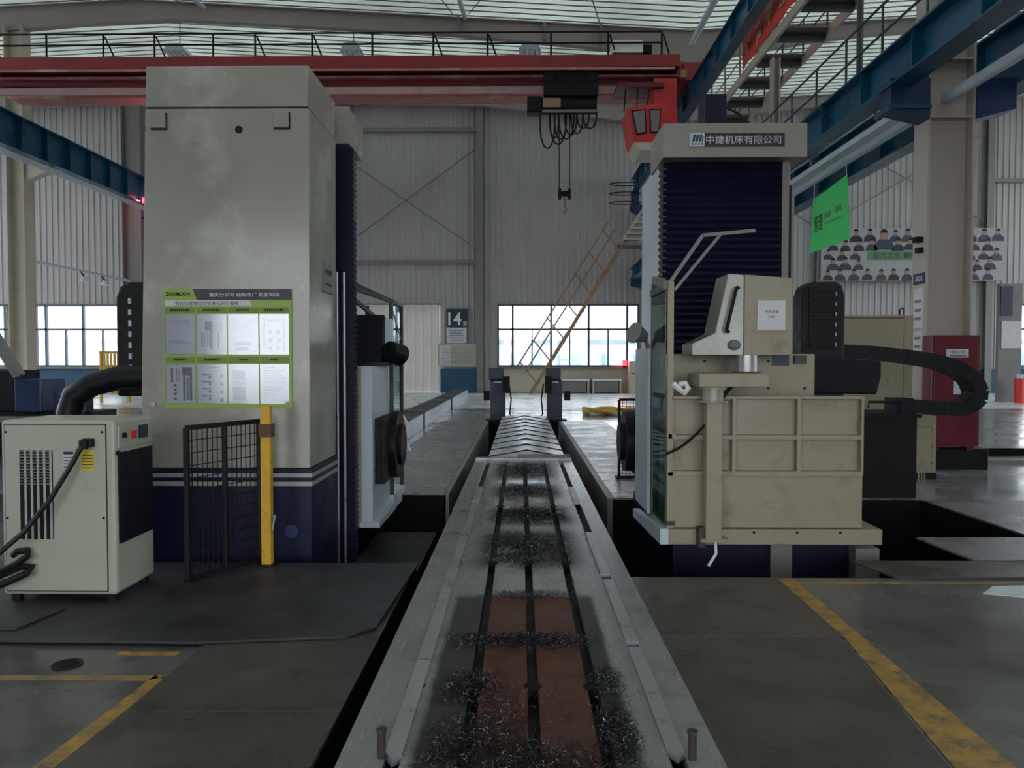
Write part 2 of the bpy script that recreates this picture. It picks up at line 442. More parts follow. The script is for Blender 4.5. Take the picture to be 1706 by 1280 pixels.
# door of ribbed sheet
d = struct(ribs(*DOOR, 0.05, 4.42, 38.96, .42, .03).build('door_1', 'doorsheet', recalc=False))
box('door_rail', 'steelgrey', d, DOOR[0] - .2, DOOR[1] + .1, 38.80, 38.92, 4.42, 4.52)
box('threshold', 'white', d, DOOR[0], DOOR[1], 38.6, 38.9, 0, .05)
# dado under the windows
for n, (a, b, m) in enumerate(((-31, -26.1, 'dado'), (-24.8, -20.3, 'dado'), (-4.1, -2.2, 'dado'), (-1.3, 6.0, 'cream'), (22.4, 31, 'dado')), 4):
    struct(box('trim_%d' % n, m, None, a, b, 38.86, 38.94, .02, 1.22))
# wall girts, posts and cross rods of the gable wall
for x0, x1, z in ((-8.9, -2.1, 13.2), (-8.9, -2.1, 6.6), (-19, -10, 13.3), (23.4, 33, 10.6)):
    o = box('wall_girt', 'steelgrey', wall_back, x0, x1, 38.78, 38.94, z - .1, z + .1)
for x in (-8.9, -2.06, 14.9, 23.3, -13.5):
    MB().box(x - .16, x + .16, 38.62, 38.66, 0, ZR(x) - .6).box(x - .02, x + .02, 38.66, 38.90, 0, ZR(x) - .6).box(x - .16, x + .16, 38.88, 38.92, 0, ZR(x) - .6).build('wall_post', 'steelgrey', wall_back)
for p, q in (((-8.6, 7.6), (-2.3, 12.2)), ((-8.6, 11.6), (-2.2, 7.2)), ((8, 12.5), (14.7, 8.3)), ((8.0, 8.3), (14.7, 12.4)), ((15, 8.3), (23, 12.9)), ((15.1, 12.9), (23, 8.6))):
    MB().cyl((p[0], 38.72, p[1]), (q[0], 38.72, q[1]), .035, 6).build('cross_rod', 'steelgrey', wall_back)

# building across the yard
b = thing('white_building', 'long low white building with pale blue windows seen through the back windows', 'building', (0, 84, -1.52))
box('facade', 'outwall', b, -90, 90, 84, 92, -1.52, 4.4)
box('cornice', 'outdark', b, -90, 90, 83.7, 84, 3.5, 3.9)
for x0, x1 in ((-58, -55), (-52, -48.5), (-46.5, -44.5), (-6, -3.4), (-1.4, 2.2), (3.8, 6.6), (8.6, 9.8), (12, 15), (54, 58), (60, 63)):
    wdw = box('window', 'outblue', b, x0, x1, 83.85, 84.02, -.2, 2.6)
    box('pane', 'outdark', wdw, x0 + .25, x0 + (x1 - x0) * .45, 83.8, 83.85, .1, 2.3)

# ================================================================== STEEL FRAME
def hcol(name, label, x0, x1, y0, y1, z0, z1, m, group=None, plinth=None):
    o = thing(name, label, 'column', ((x0 + x1) / 2, (y0 + y1) / 2, 0), group)
    MB().box(x0, x0 + .035, y0, y1, z0, z1).box(x1 - .035, x1, y0, y1, z0, z1).build('flange', m, o)
    box('web', m, o, x0 + .035, x1 - .035, (y0 + y1) / 2 - .012, (y0 + y1) / 2 + .012, z0, z1)
    return o
pc = hcol('steel_column', 'big steel column with red hydrant cabinet beside the right machine', 6.0, 6.69, 11.5, 11.9, .3, 14.0, 'column_paint')
box('plinth', 'black', pc, 5.92, 6.92, 11.42, 12.0, 0, .3, bevel=.01)
box('stiffener', 'column_paint', pc, 6.035, 6.655, 11.52, 11.88, 5.2, 5.23)
box('stiffener', 'column_paint', pc, 6.035, 6.655, 11.52, 11.88, 6.05, 6.08)
k = MB().prism([(5.42, 5.30), (6.0, 5.16), (6.0, 5.75), (5.42, 5.75)], 'y', 11.45, 11.8); k.build('corbel', 'bluedark', pc)
MB().prism([(7.25, 5.30), (6.69, 5.16), (6.69, 5.75), (7.25, 5.75)], 'y', 11.45, 11.8).build('corbel', 'bluedark', pc)
box('bearing_plate', 'blue', pc, 5.36, 6.0, 11.40, 11.86, 5.30, 5.34)
sg = box('notice', 'bluedark', pc, 5.985, 5.999, 11.52, 11.84, 2.76, 2.92)
text('A01', .2, (5.984, 11.68, 2.84), 'white', sg, rot=(math.pi / 2, 0, -math.pi / 2), height=.09)
for z0, z1 in ((2.1, 2.7), (1.55, 2.05)):
    sg = box('notice', 'paper', pc, 5.985, 5.999, 11.55, 11.82, z0, z1)
    for i in range(3): box('print_line', 'printgrey', sg, 5.982, 5.985, 11.6, 11.78, z0 + .12 + .13 * i, z0 + .16 + .13 * i)
box('bracket', 'black', pc, 5.9, 6.0, 11.60, 11.72, 3.38, 3.46); box('bracket', 'black', pc, 5.93, 6.0, 11.58, 11.7, 3.22, 3.3)
q = hcol('steel_column', 'narrow steel column above the nameplate of the right machine', 6.42, 6.62, 19.9, 20.15, 0, 9.36, 'column_paint')
for Y, lab in ((29.0, 'steel column under the crane rail by the roof rafter'), (37.9, 'steel column at the back wall beside the ladder')):
    q = hcol('steel_column', lab, 6.0, 6.69, Y, Y + .4, 0, 9.25, 'column_paint')
    MB().prism([(5.42, 5.30), (6.0, 5.16), (6.0, 5.75), (5.42, 5.75)], 'y', Y - .02, Y + .35).build('corbel', 'bluedark', q)
    MB().prism([(5.35, 9.0), (6.0, 8.6), (6.0, 9.25), (5.35, 9.25)], 'y', Y - .02, Y + .35).build('corbel', 'bluedark', q)
    box('bearing_block', 'bluedark', q, 5.42, 5.78, Y, Y + .3, 9.25, 9.92)
q = hcol('steel_column', 'cream steel column at the left edge of the photo', -19.93, -19.24, 29.7, 30.3, 0, 14.6, 'cream')
MB().prism([(-18.3, 9.0), (-19.24, 8.6), (-19.24, 9.2), (-18.3, 9.2)], 'y', 29.8, 30.2).build('corbel', 'cream', q)
q = hcol('steel_column', 'grey steel column at the back wall just left of the left machine', -19.6, -18.65, 37.7, 38.2, 0, 14.9, 'steelgrey')
MB().prism([(-18.1, 9.0), (-18.65, 8.6), (-18.65, 9.2), (-18.1, 9.2)], 'y', 37.7, 38.2).build('corbel', 'bluedark', q)
MB().tube([(-19.58, 30.5, 5.55), (-19.58, 37.7, 5.55)], .06, 8)
tag(MB().tube([(-19.3, 30.35, 5.56), (-19.3, 37.75, 5.56)], .07, 8).build('conduit_pipe', 'lightgrey', smooth=True), 'pale horizontal pipe between the two left columns', 'pipe')

def rafter(name, label, Y, bot, top):
    o = thing(name, label, 'rafter', (0, Y, bot[0][1]))
    MB().prism(bot + top[::-1], 'y', Y - .02, Y + .02).build('web', 'rafter_paint', o)
    fl = MB()
    fl.prism(bot + [(x, z - .04) for x, z in bot[::-1]], 'y', Y - .16, Y + .16)
    fl.prism([(x, z + .04) for x, z in top] + top[::-1], 'y', Y - .16, Y + .16)
    fl.build('flange', 'rafter_paint', o)
    for x, zb, zt in [(-2.4, 14.2, 14.85), (.9, 13.9, 14.6), (3.05, 13.66, 14.5)]:
        if Y == 30: box('stiffener', 'steelgrey', o, x - .05, x + .05, Y - .2, Y + .02, zb + .0, zt)
    return o
top = [(x, ZR(x) - .22) for x in (-33, -20, -15, -10, -2.5, 3, 6.5, 15, 33)]
rafter('roof_rafter', 'deep grey steel roof rafter crossing above the red crane', 30, [(-33, 14.0), (-20.2, 14.4), (-17.2, 14.65), (-13.2, 14.82), (-10.2, 14.64), (-2.5, 14.19), (3.05, 13.66), (6.5, 13.08), (11.3, 13.9), (15, 14.29), (33, 15.0)], [(-33, 14.6)] + top[1:])
rafter('roof_rafter', 'grey steel rafter along the top of the back wall', 38.45, [(-33, 14.0), (-20.4, 14.45), (-8.06, 14.44), (-2.05, 14.26), (5.15, 13.5), (6.5, 13.3), (15, 14.2), (33, 15.0)], [(-33, 14.6)] + top[1:])
for p, q, r, lab in (((-2.7, 22.8, 15.0), (-2.15, 29.8, 14.75), .09, 'pale round strut under the roof above the crane middle'),
               ((-13.4, 24.0, 15.45), (-12.2, 29.8, 15.2), .09, 'round strut under the roof at upper left'),
               ((6.5, 18.5, 13.7), (6.5, 29.8, 13.7), .12, 'round eaves strut under the roof valley')):
    tag(MB().cyl(p, q, r, 8).build('roof_strut', 'lightgrey', smooth=True), lab, 'strut')
rods = [((-4.6, 22.2, 14.95), (-2.6, 29.6, 14.8)), ((1.2, 22.2, 14.6), (-2.0, 29.6, 14.8)), ((1.1, 22.0, 14.5), (3.0, 29.6, 14.4)), ((-15.6, 24.0, 15.5), (-13.0, 29.7, 15.3)),
        ((-11.8, 24, 15.35), (-16.2, 29.7, 15.4))]
for i, (p, q) in enumerate(rods):
    tag(MB().cyl(p, q, .022, 5).build('bracing_rod', 'steelgrey'), ['thin roof bracing rod slanting right above the crane middle', 'thin roof bracing rod slanting left above the crane middle', 'thin roof bracing rod above the hoist', 'thin roof bracing rod at the upper left corner', 'thin roof bracing rod crossing at upper left'][i], 'rod')

def girder(label, x, y0, y1, z0, z1, fw, m, step, side):
    o = thing('runway_girder', label, 'girder', (x, y0, z0))
    box('web', m, o, x - .012, x + .012, y0, y1, z0 + .03, z1 - .03)
    box('top_flange', m, o, x - fw / 2, x + fw / 2, y0, y1, z1 - .03, z1)
    box('bottom_flange', m, o, x - fw / 2, x + fw / 2, y0, y1, z0, z0 + .03)
    box('rail', 'steelgrey', o, x - .04, x + .04, y0, y1, z1, z1 + .1)
    n = int((y1 - y0) / step); me = None
    for i in range(n):
        yy = y0 + .4 + i * step
        if me is None:
            st = MB().box(x - fw / 2 + .02, x + fw / 2 - .02, yy - .01, yy + .01, z0 + .03, z1 - .03).build('stiffener', m, o)
            me = (st, yy)
        else:
            s2 = me[0].copy(); C.objects.link(s2); s2.parent = o; s2.location = (0, yy - me[1], 0)
    return o
gl = girder('blue crane runway girder at far left behind the left machine', -18.3, 20, 38.6, 9.2, 10.45, .45, 'blue', 1.5, 1)
for dz in (0, .16, .32):
    box('conductor_rail', 'lightgrey', gl, -18.02, -17.97, 20, 38.4, 8.95 - dz * .5, 9.0 - dz * .5)
girder('upper blue crane runway girder carrying the red crane', 5.6, 8, 38.6, 9.92, 10.62, .3, 'blue', 1.5, 1)
girder('lower blue runway girder on the left of the big column', 5.55, 4, 38.6, 5.62, 6.2, .36, 'blue', 1.6, 1)
girder('blue runway girder of the neighbouring bay, right of the big column', 7.35, 4, 38.6, 5.62, 6.6, .36, 'blue', 1.6, 1)
tag(MB().tube([(6.35, 6, 5.52), (6.35, 28, 5.52)], .085, 10).build('service_pipe', 'lightgrey', smooth=True), 'silver service pipe running along the big column row', 'pipe')
ct = thing('cable_tray', 'pale cable tray under the lower blue girder', 'tray', (5.85, 18, 5.36))
box('tray', 'lightgrey', ct, 5.75, 5.95, 12.0, 24, 5.36, 5.46)
for yy in (12.6, 15.4, 18.2, 21, 23.6): MB().bar((5.76, yy, 5.46), (5.70, yy, 5.63), .03).build('hanger', 'steelgrey', ct)

# railing on the lower girder
r = thing('guard_rail', 'dark thin guard rail standing on the lower blue girder', 'railing', (5.68, 9, 6.2))
for z in (6.75, 7.2): MB().cyl((5.68, 9, z), (5.68, 30, z), .022, 6).build('rail', 'darkgreen', r)
y = 9.6
while y < 30:
    MB().cyl((5.68, y, 6.2), (5.68, y, 7.2), .022, 6).build('post', 'darkgreen', r); y += 1.35
tag(MB().cyl((6.02, 13.9, 6.2), (6.02, 13.9, ZR(6.02) - .2), .06, 8).build('standpipe', 'darkgreen', smooth=True), 'dark green vertical standpipe right of the walkway', 'pipe')

# crane walkway
wk = thing('crane_walkway', 'beige maintenance walkway seen from below beside the upper girder', 'walkway', (6.8, 12.2, 9.36))
box('stringer', 'cream', wk, 6.16, 6.24, 12.2, 36, 9.42, 9.64); box('stringer', 'cream', wk, 7.36, 7.44, 12.2, 36, 9.42, 9.64)
y = 12.4; i = 0
while y < 35:
    box('cross_beam', 'darkgreen', wk, 6.24, 7.36, y, y + .16, 9.36, 9.52)
    box('deck_panel', 'grate', wk, 6.24, 7.36, y - .25, y + .42, 9.56, 9.58)
    y += 1.62
for z in (10.1, 10.55): MB().cyl((6.20, 12, z), (6.20, 36, z), .02, 6).build('rail', 'cream', wk)
for z in (10.1, 10.55): MB().cyl((7.40, 12, z), (7.40, 36, z), .02, 6).build('rail', 'darkgreen', wk)
y = 12.5
while y < 36:
    MB().cyl((6.20, y, 9.6), (6.20, y, 10.55), .025, 6).build('post', 'ladder_rust', wk)
    MB().cyl((7.40, y, 9.6), (7.40, y, 10.55), .025, 6).build('post', 'darkgreen', wk); y += 1.6
# red banner on the walkway rail
rb = thing('red_banner', 'red cloth banner with pale characters tied to the walkway rail', 'banner', (6.12, 19, 9.66))
bn = MB(); n = 24; vs = []
for i in range(n + 1):
    yy = 14.0 + 7.6 * i / n; dx = .03 * math.sin(i * 1.9)
    vs += [(6.13 + dx, yy, 9.66), (6.13 + dx * .3, yy, 10.5), (6.11 + dx, yy, 9.66), (6.11 + dx * .3, yy, 10.5)]
bn.add(vs, [f for i in range(n) for f in ((4*i, 4*i+1, 4*i+5, 4*i+4), (4*i+2, 4*i+6, 4*i+7, 4*i+3))])
bn.build('cloth', 'bannerred', rb, smooth=True)
rg = random.Random(21)
for k in range(7):                                                   # pale brush strokes, too worn to read
    yb = 15.0 + .95 * k; gl_ = MB()
    for _ in range(7):
        a_ = rg.uniform(0, .6); z_ = rg.uniform(9.82, 10.3)
        if rg.random() < .5: gl_.box(6.066, 6.07, yb + a_ * .3, yb + a_ * .3 + rg.uniform(.25, .45), z_, z_ + .05)
        else: gl_.box(6.066, 6.07, yb + a_, yb + a_ + .05, z_ - .12, z_ + rg.uniform(.05, .18))
    gl_.build('character', 'gold', rb)

# ================================================================== BRIDGE CRANE
cr = thing('bridge_crane', 'long red overhead bridge crane with black handrail', 'crane', (-6, 26.5, 10.6))
box('walkway_channel', 'red', cr, -18.6, 5.2, 25.45, 25.53, 11.24, 11.62)
box('kick_rail', 'pinkred', cr, -18.6, 5.0, 25.40, 25.45, 11.12, 11.20)
box('walkway_floor', 'darkred', cr, -18.6, 5.2, 25.53, 26.3, 11.24, 11.28)
gd = MB().prism([(-18.6, 10.95), (5.0, 10.95), (5.5, 11.3), (5.5, 11.6), (4.6, 11.75), (-18.6, 11.75)], 'y', 26.2, 26.7)
gd.build('girder', 'red', cr)
box('girder_flange', 'pinkred', cr, -18.6, 5.5, 25.95, 26.75, 11.08, 11.16)
box('girder_flange', 'darkred', cr, -18.6, 5.5, 26.05, 26.8, 10.88, 10.95)
gd = MB().box(-18.6, 5.3, 28.2, 28.7, 11.2, 12.0); gd.build('girder', 'red', cr)
box('girder_flange', 'pinkred', cr, -18.6, 5.3, 27.9, 28.75, 11.12, 11.2)
box('lit_bottom_strip', 'palepink', cr, -18.6, 4.9, 26.1, 26.2, 10.62, 10.84)  # pale strip paints the lit lower edge of the girders
box('end_truck', 'red', cr, 5.3, 5.9, 25.3, 29.4, 10.72, 11.3)
for z in (12.02, 12.38): MB().cyl((-18.6, 25.5, z), (4.6, 25.5, z), .03, 6).build('handrail', 'ropeblack', cr)
for i, x in enumerate((-17.6, -15.67, -13.78, -12.08, -10.14, -8.75, -6.87, -4.89, -2.88, -1.1, .98, 2.85, 4.6)):
    MB().cyl((x, 25.5, 11.3), (x, 25.5, 12.38), .035, 6).build('handrail_post', 'ropeblack', cr)
    if i % 3 != 1: MB().cyl((x + .05, 25.5, 12.3), (x + .42, 25.75, 11.3), .028, 6).build('brace', 'ropeblack', cr)
# operator cab under the bridge
cb = MB().prism([(3.40, 9.72), (3.62, 8.62), (3.85, 8.45), (5.0, 8.45), (5.0, 9.75), (4.35, 9.85)], 'y', 24.9, 26.4).build('operator_cab', 'cabred', cr)
MB().prism([(3.60, 8.60), (3.85, 8.36), (5.02, 8.36), (5.02, 8.60)], 'y', 24.85, 26.45).build('cab_skirt', 'cream', cr)
for a in ([(3.52, 9.62), (3.98, 9.66), (4.02, 8.9), (3.70, 8.84)], [(4.10, 9.66), (4.48, 9.66), (4.42, 8.9), (4.14, 8.9)]):
    cx = sum(p[0] for p in a) / 4; cz = sum(p[1] for p in a) / 4
    MB().prism(a, 'y', 24.86, 24.9).build('window_gasket', 'black', cb)
    MB().prism([(cx + (p[0] - cx) * .8, cz + (p[1] - cz) * .88) for p in a], 'y', 24.84, 24.86).build('window_glass', 'steelgrey', cb)
box('cab_hanger', 'cabred', cr, 4.3, 5.05, 25.2, 26.4, 9.7, 10.75)
box('cab_platform', 'darkred', cr, 3.1, 4.6, 25.0, 26.2, 10.42, 10.56)
for x in (3.35, 3.75, 4.1): MB().cyl((x, 25.3, 9.7), (x + .05, 25.3, 10.5), .02, 6).build('hanger_rod', 'ropeblack', cr)
box('control_cabinet', 'white', cr, 3.0, 4.0, 25.6, 26.3, 11.75, 12.15); box('motor', 'black', cr, 4.0, 4.3, 25.6, 26.2, 11.75, 12.0)
box('bumper', 'paint_yellow', cr, 5.15, 5.35, 25.1, 25.3, 10.75, 11.0)
# electric hoist
h = thing('electric_hoist', 'black electric hoist trolley with looped cables under the red crane', 'hoist', (1.55, 25.9, 9.8))
box('trolley', 'ropeblack', h, .75, 2.55, 25.6, 26.05, 10.35, 11.15, bevel=.03)
for x in (.9, 1.35, 1.9, 2.35): MB().cyl((x, 25.55, 10.95), (x, 26.05, 10.95), .16, 12).build('wheel', 'black', h, smooth=True)
MB().cyl((.5, 25.85, 10.08), (2.5, 25.85, 10.08), .27, 14).build('drum', 'ropeblack', h, smooth=True)
box('motor', 'black', h, .2, .7, 25.6, 26.1, 9.82, 10.35, bevel=.04)
box('drum_frame', 'steelgrey', h, .7, 2.55, 25.55, 25.62, 9.80, 9.88)
box('drum_frame', 'ladder_rust', h, .72, 1.3, 25.52, 25.55, 9.95, 10.25)
for x0, x1, zb in ((.62, 1.12, 8.65), (.95, 1.5, 8.8), (1.1, 1.5, 8.95), (1.25, 1.75, 8.95), (1.45, 1.85, 9.1), (1.65, 2.05, 9.15), (1.85, 2.25, 9.3), (2.05, 2.5, 9.3), (.95, 1.25, 9.0)):
    pts = [(x0 + (x1 - x0) * (.5 - .5 * math.cos(math.pi * t / 10)), 25.7 + .05 * math.sin(x0 * 9), 9.9 - (9.9 - zb) * math.sin(math.pi * t / 10) ** .6) for t in range(11)]
    MB().tube(pts, .028, 6).build('festoon_cable', 'rubber', h, smooth=True)
for x in (1.27, 1.62): MB().cyl((x, 25.85, 7.3), (x, 25.85, 9.9), .018, 5).build('wire_rope', 'ropeblack', h)
hb = MB().box(1.24, 1.34, 25.75, 25.95, 7.0, 7.35).box(1.56, 1.66, 25.75, 25.95, 7.0, 7.35).box(1.3, 1.6, 25.8, 25.9, 7.1, 7.28).build('hook_block', 'ropeblack', h)
MB().tube([(1.45, 25.85, 7.1), (1.45, 25.85, 6.8), (1.52, 25.85, 6.66), (1.46, 25.85, 6.56), (1.37, 25.85, 6.62)], .035, 6).build('hook', 'steelgrey', hb, smooth=True)

# red beacons
def beacon(label, p, pw):
    t = thing('warning_beacon', label, 'lamp', p)
    MB().box(p[0] - .1, p[0] + .1, p[1] - .1, p[1] + .1, p[2], p[2] + .08).build('base', 'black', t)
    MB().cyl((p[0], p[1], p[2] + .08), (p[0], p[1], p[2] + .36), .11, 10).build('lens', emit('beacon_red', (1, .02, .03, 1), 2.5), t)
    l = bpy.data.lights.new('beacon_light', 'POINT'); l.energy = pw; l.color = (1, .08, .08); l.shadow_soft_size = .15
    lo = bpy.data.objects.new('beacon_light', l); C.objects.link(lo); lo.parent = t; lo.location = (-.25, -.1, .2)
beacon('red warning lamp on the far left blue girder', (-17.9, 36.6, 9.02), 25)
beacon('red warning lamp below the right end of the back window', (5.2, 38.7, 1.29), 3)

# high bay lights, unlit
for i, (x, lab) in enumerate(((-14.1, 'unlit hanging light fixture leftmost under the roof'), (-6.9, 'unlit hanging light fixture above the left machine'), (.35, 'unlit hanging light fixture above the hoist'))):
    t = thing('high_bay_light', lab, 'light', (x, 32, 14.2), 'roof lights')
    MB().prism([(x - .45, 14.2), (x + .45, 14.2), (x + .25, 14.5), (x - .25, 14.5)], 'y', 31.4, 32.6).build('housing', 'lightgrey', t)
    for k in range(4): MB().cyl((x - .3 + .2 * k, 31.45, 14.18), (x - .3 + .2 * k, 32.55, 14.18), .04, 6).build('tube', 'white', t)
    MB().cyl((x, 32, 14.5), (x, 32, ZR(x) - .02), .02, 5).build('stem', 'black', t)

# caged ladder up to the walkway
ld = thing('access_ladder', 'rusty sloping ladder with rail leaning from floor to walkway by the back window', 'ladder', (.4, 37.4, 0))
a0, a1 = Vector((.45, 37.4, 0)), Vector((5.0, 37.4, 7.4))
for dy in (0, .55): MB().bar(a0 + Vector((0, -dy, 0)), a1 + Vector((0, -dy, 0)), .08, .16).build('stringer', 'ladder_rust', ld)
for dz, dx in ((.75, -.55), (1.15, -.85)):
    MB().cyl(a0 + Vector((dx + .25, -.6, dz + .25)), a1 + Vector((dx, -.6, dz - .3)), .045, 6).build('handrail', 'ladder_rust', ld)
for i in range(19):
    p = a0.lerp(a1, (i + .6) / 19.5); MB().box(p.x - .12, p.x + .12, p.y - .5, p.y - .05, p.z - .02, p.z + .02).build('tread', 'ladder_rust', ld)
for i in range(7):
    p = a0.lerp(a1, (i + .5) / 7); MB().cyl(p + Vector((0, -.6, 0)), p + Vector((-.85, -.6, 1.05)), .04, 6).build('post', 'ladder_rust', ld)
ul = thing('landing_ladder', 'pale upper stair from the ladder landing to the blue girder', 'ladder', (5.2, 37.4, 7.2))
for dy in (0,): pass
b0, b1 = Vector((4.75, 36.7, 7.25)), Vector((6.1, 36.7, 9.3))
MB().bar(b0, b1, .07, .12).build('stringer', 'cream', ul); MB().bar(b0 + Vector((.85, 0, 0)), b1 + Vector((.85, 0, 0)), .07, .12).build('stringer', 'cream', ul)
for i in range(8):
    p = b0.lerp(b1, (i + .5) / 8); box('tread', 'cream', ul, p.x, p.x + .85, p.y - .15, p.y + .15, p.z - .03, p.z + .03)
for k, z in enumerate((8.3, 8.75, 9.2)):
    pts = [(5.0 + .75 * math.cos(t * math.pi / 8) * 1.0, 37.2 + .35 * math.sin(t * math.pi / 8), z + .9) for t in range(17)]
    MB().tube(pts, .025, 5).build('cage_hoop', 'ropeblack', ul)
box('landing', 'steelgrey', ul, 4.6, 6.0, 36.6, 37.9, 7.1, 7.2)
MB().bar((5.9, 37.3, 0), (5.9, 37.3, 7.1), .12).build('leg', 'column_paint', ul)

# ================================================================== MILLING TABLE
T0, T1, TZ = 2.1, 11.75, .08
tb = thing('milling_table', 'long steel milling table with T slots, rust and oil between the machines', 'table', (.04, 7, -1.22))
SL = [(-.49, .062), (-.215, .05), (.055, .05), (.335, .05), (.60, .062)]
xs = [-.70]
for x, wd in SL: xs += [x - wd / 2, x + wd / 2]
xs.append(.775)
for i in range(0, len(xs), 2):
    box('table_plank', M_TABLE, tb, xs[i], xs[i + 1], T0, T1, TZ - .07, TZ, bevel=.004)
box('bed', 'black', tb, -.70, .775, T0, T1, -1.22, TZ - .07)
for x, wd in SL:
    for yy in (3.55, 5.75, 8.0):
        if abs(x) < .5: MB().cyl((x, yy, TZ - .06), (x, yy, TZ + .0008), .045, 12).build('slot_end', 'pit', tb)
for x, segs in ((-.49, ((2.86, 3.83), (3.85, 4.95), (4.97, 6.6), (6.62, 8.2), (8.25, 9.2))), (.60, ((2.90, 4.02), (4.10, 5.28), (5.42, 6.75), (8.2, 9.2)))):
    for a, b in segs:
        prof = [(x - .034, a + .06), (x, a), (x + .034, a + .04), (x + .034, b), (x - .034, b)] if a < 3 else [(x - .034, a), (x + .034, a), (x + .034, b), (x - .034, b)]
        MB().prism(prof, 'z', TZ - .02, TZ + .013).build('slot_cover', 'steelbar', tb)
for x in (-.535, .655):
    bo = MB().cyl((x, 2.9, TZ), (x, 2.9, TZ + .1), .017, 10).build('clamp_stud', 'stud', tb, smooth=True)
    MB().cyl((x, 2.9, TZ + .1), (x, 2.9, TZ + .112), .021, 6).build('nut', 'stud', bo)
box('end_plate', 'steelbar', tb, -.70, .775, T1 + .01, T1 + .16, -.1, TZ + .03)
MB().bar((-.05, T1 + .2, .125), (.76, T1 + .22, .125), .12, .03).build('wiper', 'steelgrey', tb)
# telescopic way cover
tc = thing('way_cover', 'telescopic steel way cover with ridged plates beyond the table', 'machine cover', (.08, 15, -.6))
ny = 9; y0 = T1 + .36; y1 = 19.2
for i in range(ny):
    a = y0 + (y1 - y0) * i / ny; b = y0 + (y1 - y0) * (i + 1) / ny + .1
    w_ = .60 - .004 * i; zt = .20 + .012 * i
    MB().prism([(.09 - w_, -.45), (.09 - w_, zt - .10), (.09, zt), (.09 + w_, zt - .10), (.09 + w_, -.45)], 'y', a, b).build('cover_plate', 'way_plate', tc)
    MB().prism([(.09 - w_ - .005, zt - .115), (.09, zt - .012), (.09 + w_ + .005, zt - .115), (.09 + w_ + .005, zt - .10), (.09, zt + .006), (.09 - w_ - .005, zt - .10)], 'y', a - .02, a + .02).build('lip', 'black', tc)
# end posts
for i, x in enumerate((-.62, .9)):
    p = thing('stop_post', ('left' if i == 0 else 'right') + ' dark steel stop post at the far end of the table trench', 'post', (x, 20.7, 0))
    box('shaft', 'postslate', p, x - .2, x + .2, 20.5, 20.9, 0, 1.1, bevel=.02)
    box('head', 'postslate', p, x - .24, x + .16, 20.45, 20.9, 1.1, 1.42, bevel=.03)
    s_ = 1 if i == 0 else -1
    box('side_bracket', 'black', p, x + s_ * .2 - .06, x + s_ * .2 + .12, 20.4, 20.7, .75, 1.2)
    box('side_bracket', 'black', p, x - s_ * .32 - .06, x - s_ * .32 + .1, 20.5, 20.7, .55, .8)
    box('label_plate', 'lightgrey', p, x - .1, x + .1, 20.44, 20.45, 1.02, 1.06)
    MB().tube([(x + s_ * .3, 20.45, 1.0), (x + s_ * .36, 20.45, .6), (x + s_ * .32, 20.45, .2), (x + s_ * .4, 20.5, .05)], .02, 6).build('cable', 'rubber', p, smooth=True)
    box('foot', 'black', p, x - .32, x + .32, 20.42, 20.98, 0, .04)

# metal chips: curled swarf
sw = MB(); rnd = random.Random(3)
def chip(x, y, z, s):
    th = rnd.uniform(0, 6.28); el = rnd.uniform(-.6, .9); d = Vector((math.cos(th) * math.cos(el), math.sin(th) * math.cos(el), math.sin(el)))
    a = d.orthogonal().normalized(); b = d.cross(a); k = 3; ph = rnd.uniform(0, 6.28); vs = []
    for i in range(k + 1):
        t = i / k; ang = ph + t * 3.6; c = Vector((x, y, z)) + d * (s * (t - .5)) + (a * math.cos(ang) + b * math.sin(ang)) * s * .28
        wv = (b * math.cos(ang) - a * math.sin(ang)) * .25 * s + d * s * .16
        vs += [c - wv * .5, c + wv * .5]
    for v in vs: v.z = max(v.z, TZ + .001) if -.7 < x < .775 else max(v.z, .016)
    sw.add(vs, [(2 * i, 2 * i + 1, 2 * i + 3, 2 * i + 2) for i in range(k)])
def pile(x0, x1, y0, y1, n, h, s0=.012, s1=.027):
    for _ in range(int(n * 1.25)):
        x = rnd.triangular(x0, x1); y = rnd.triangular(y0, y1)
        f = (1 - abs(2 * (x - x0) / (x1 - x0) - 1) ** 3) * (1 - abs(2 * (y - y0) / (y1 - y0) - 1) ** 2)
        chip(x, y, TZ + .004 + rnd.random() * h * max(.1, f), rnd.uniform(s0, s1))
pile(-.46, .44, 2.55, 3.05, 3600, .035); pile(-.42, .05, 2.75, 3.3, 1800, .03); pile(.30, .50, 2.8, 3.4, 1500, .035)
pile(-.44, .46, 3.98, 4.26, 3000, .028); pile(-.42, -.05, 3.3, 3.75, 1500, .02); pile(.32, .5, 3.35, 3.8, 700, .025)
pile(-.35, .3, 3.0, 3.6, 500, .012); pile(-.3, .42, 4.85, 5.05, 700, .012); pile(-.36, .48, 5.5, 6.9, 2200, .012, .018, .04)
pile(-.34, .5, 7.0, 8.1, 2000, .015, .018, .04); pile(-.36, .46, 8.4, 9.6, 1500, .015, .018, .04); pile(-.4, .46, 9.8, 11.6, 1900, .015, .018, .04)
for _ in range(900): chip(rnd.uniform(-.68, .76), rnd.uniform(2.6, 9), TZ + .005, rnd.uniform(.006, .016))
for _ in range(160):
    x = rnd.choice((rnd.uniform(-2.6, -.84), rnd.uniform(.82, 3.0))); chip(x, rnd.uniform(2.7, 4.2), .018, rnd.uniform(.006, .018))
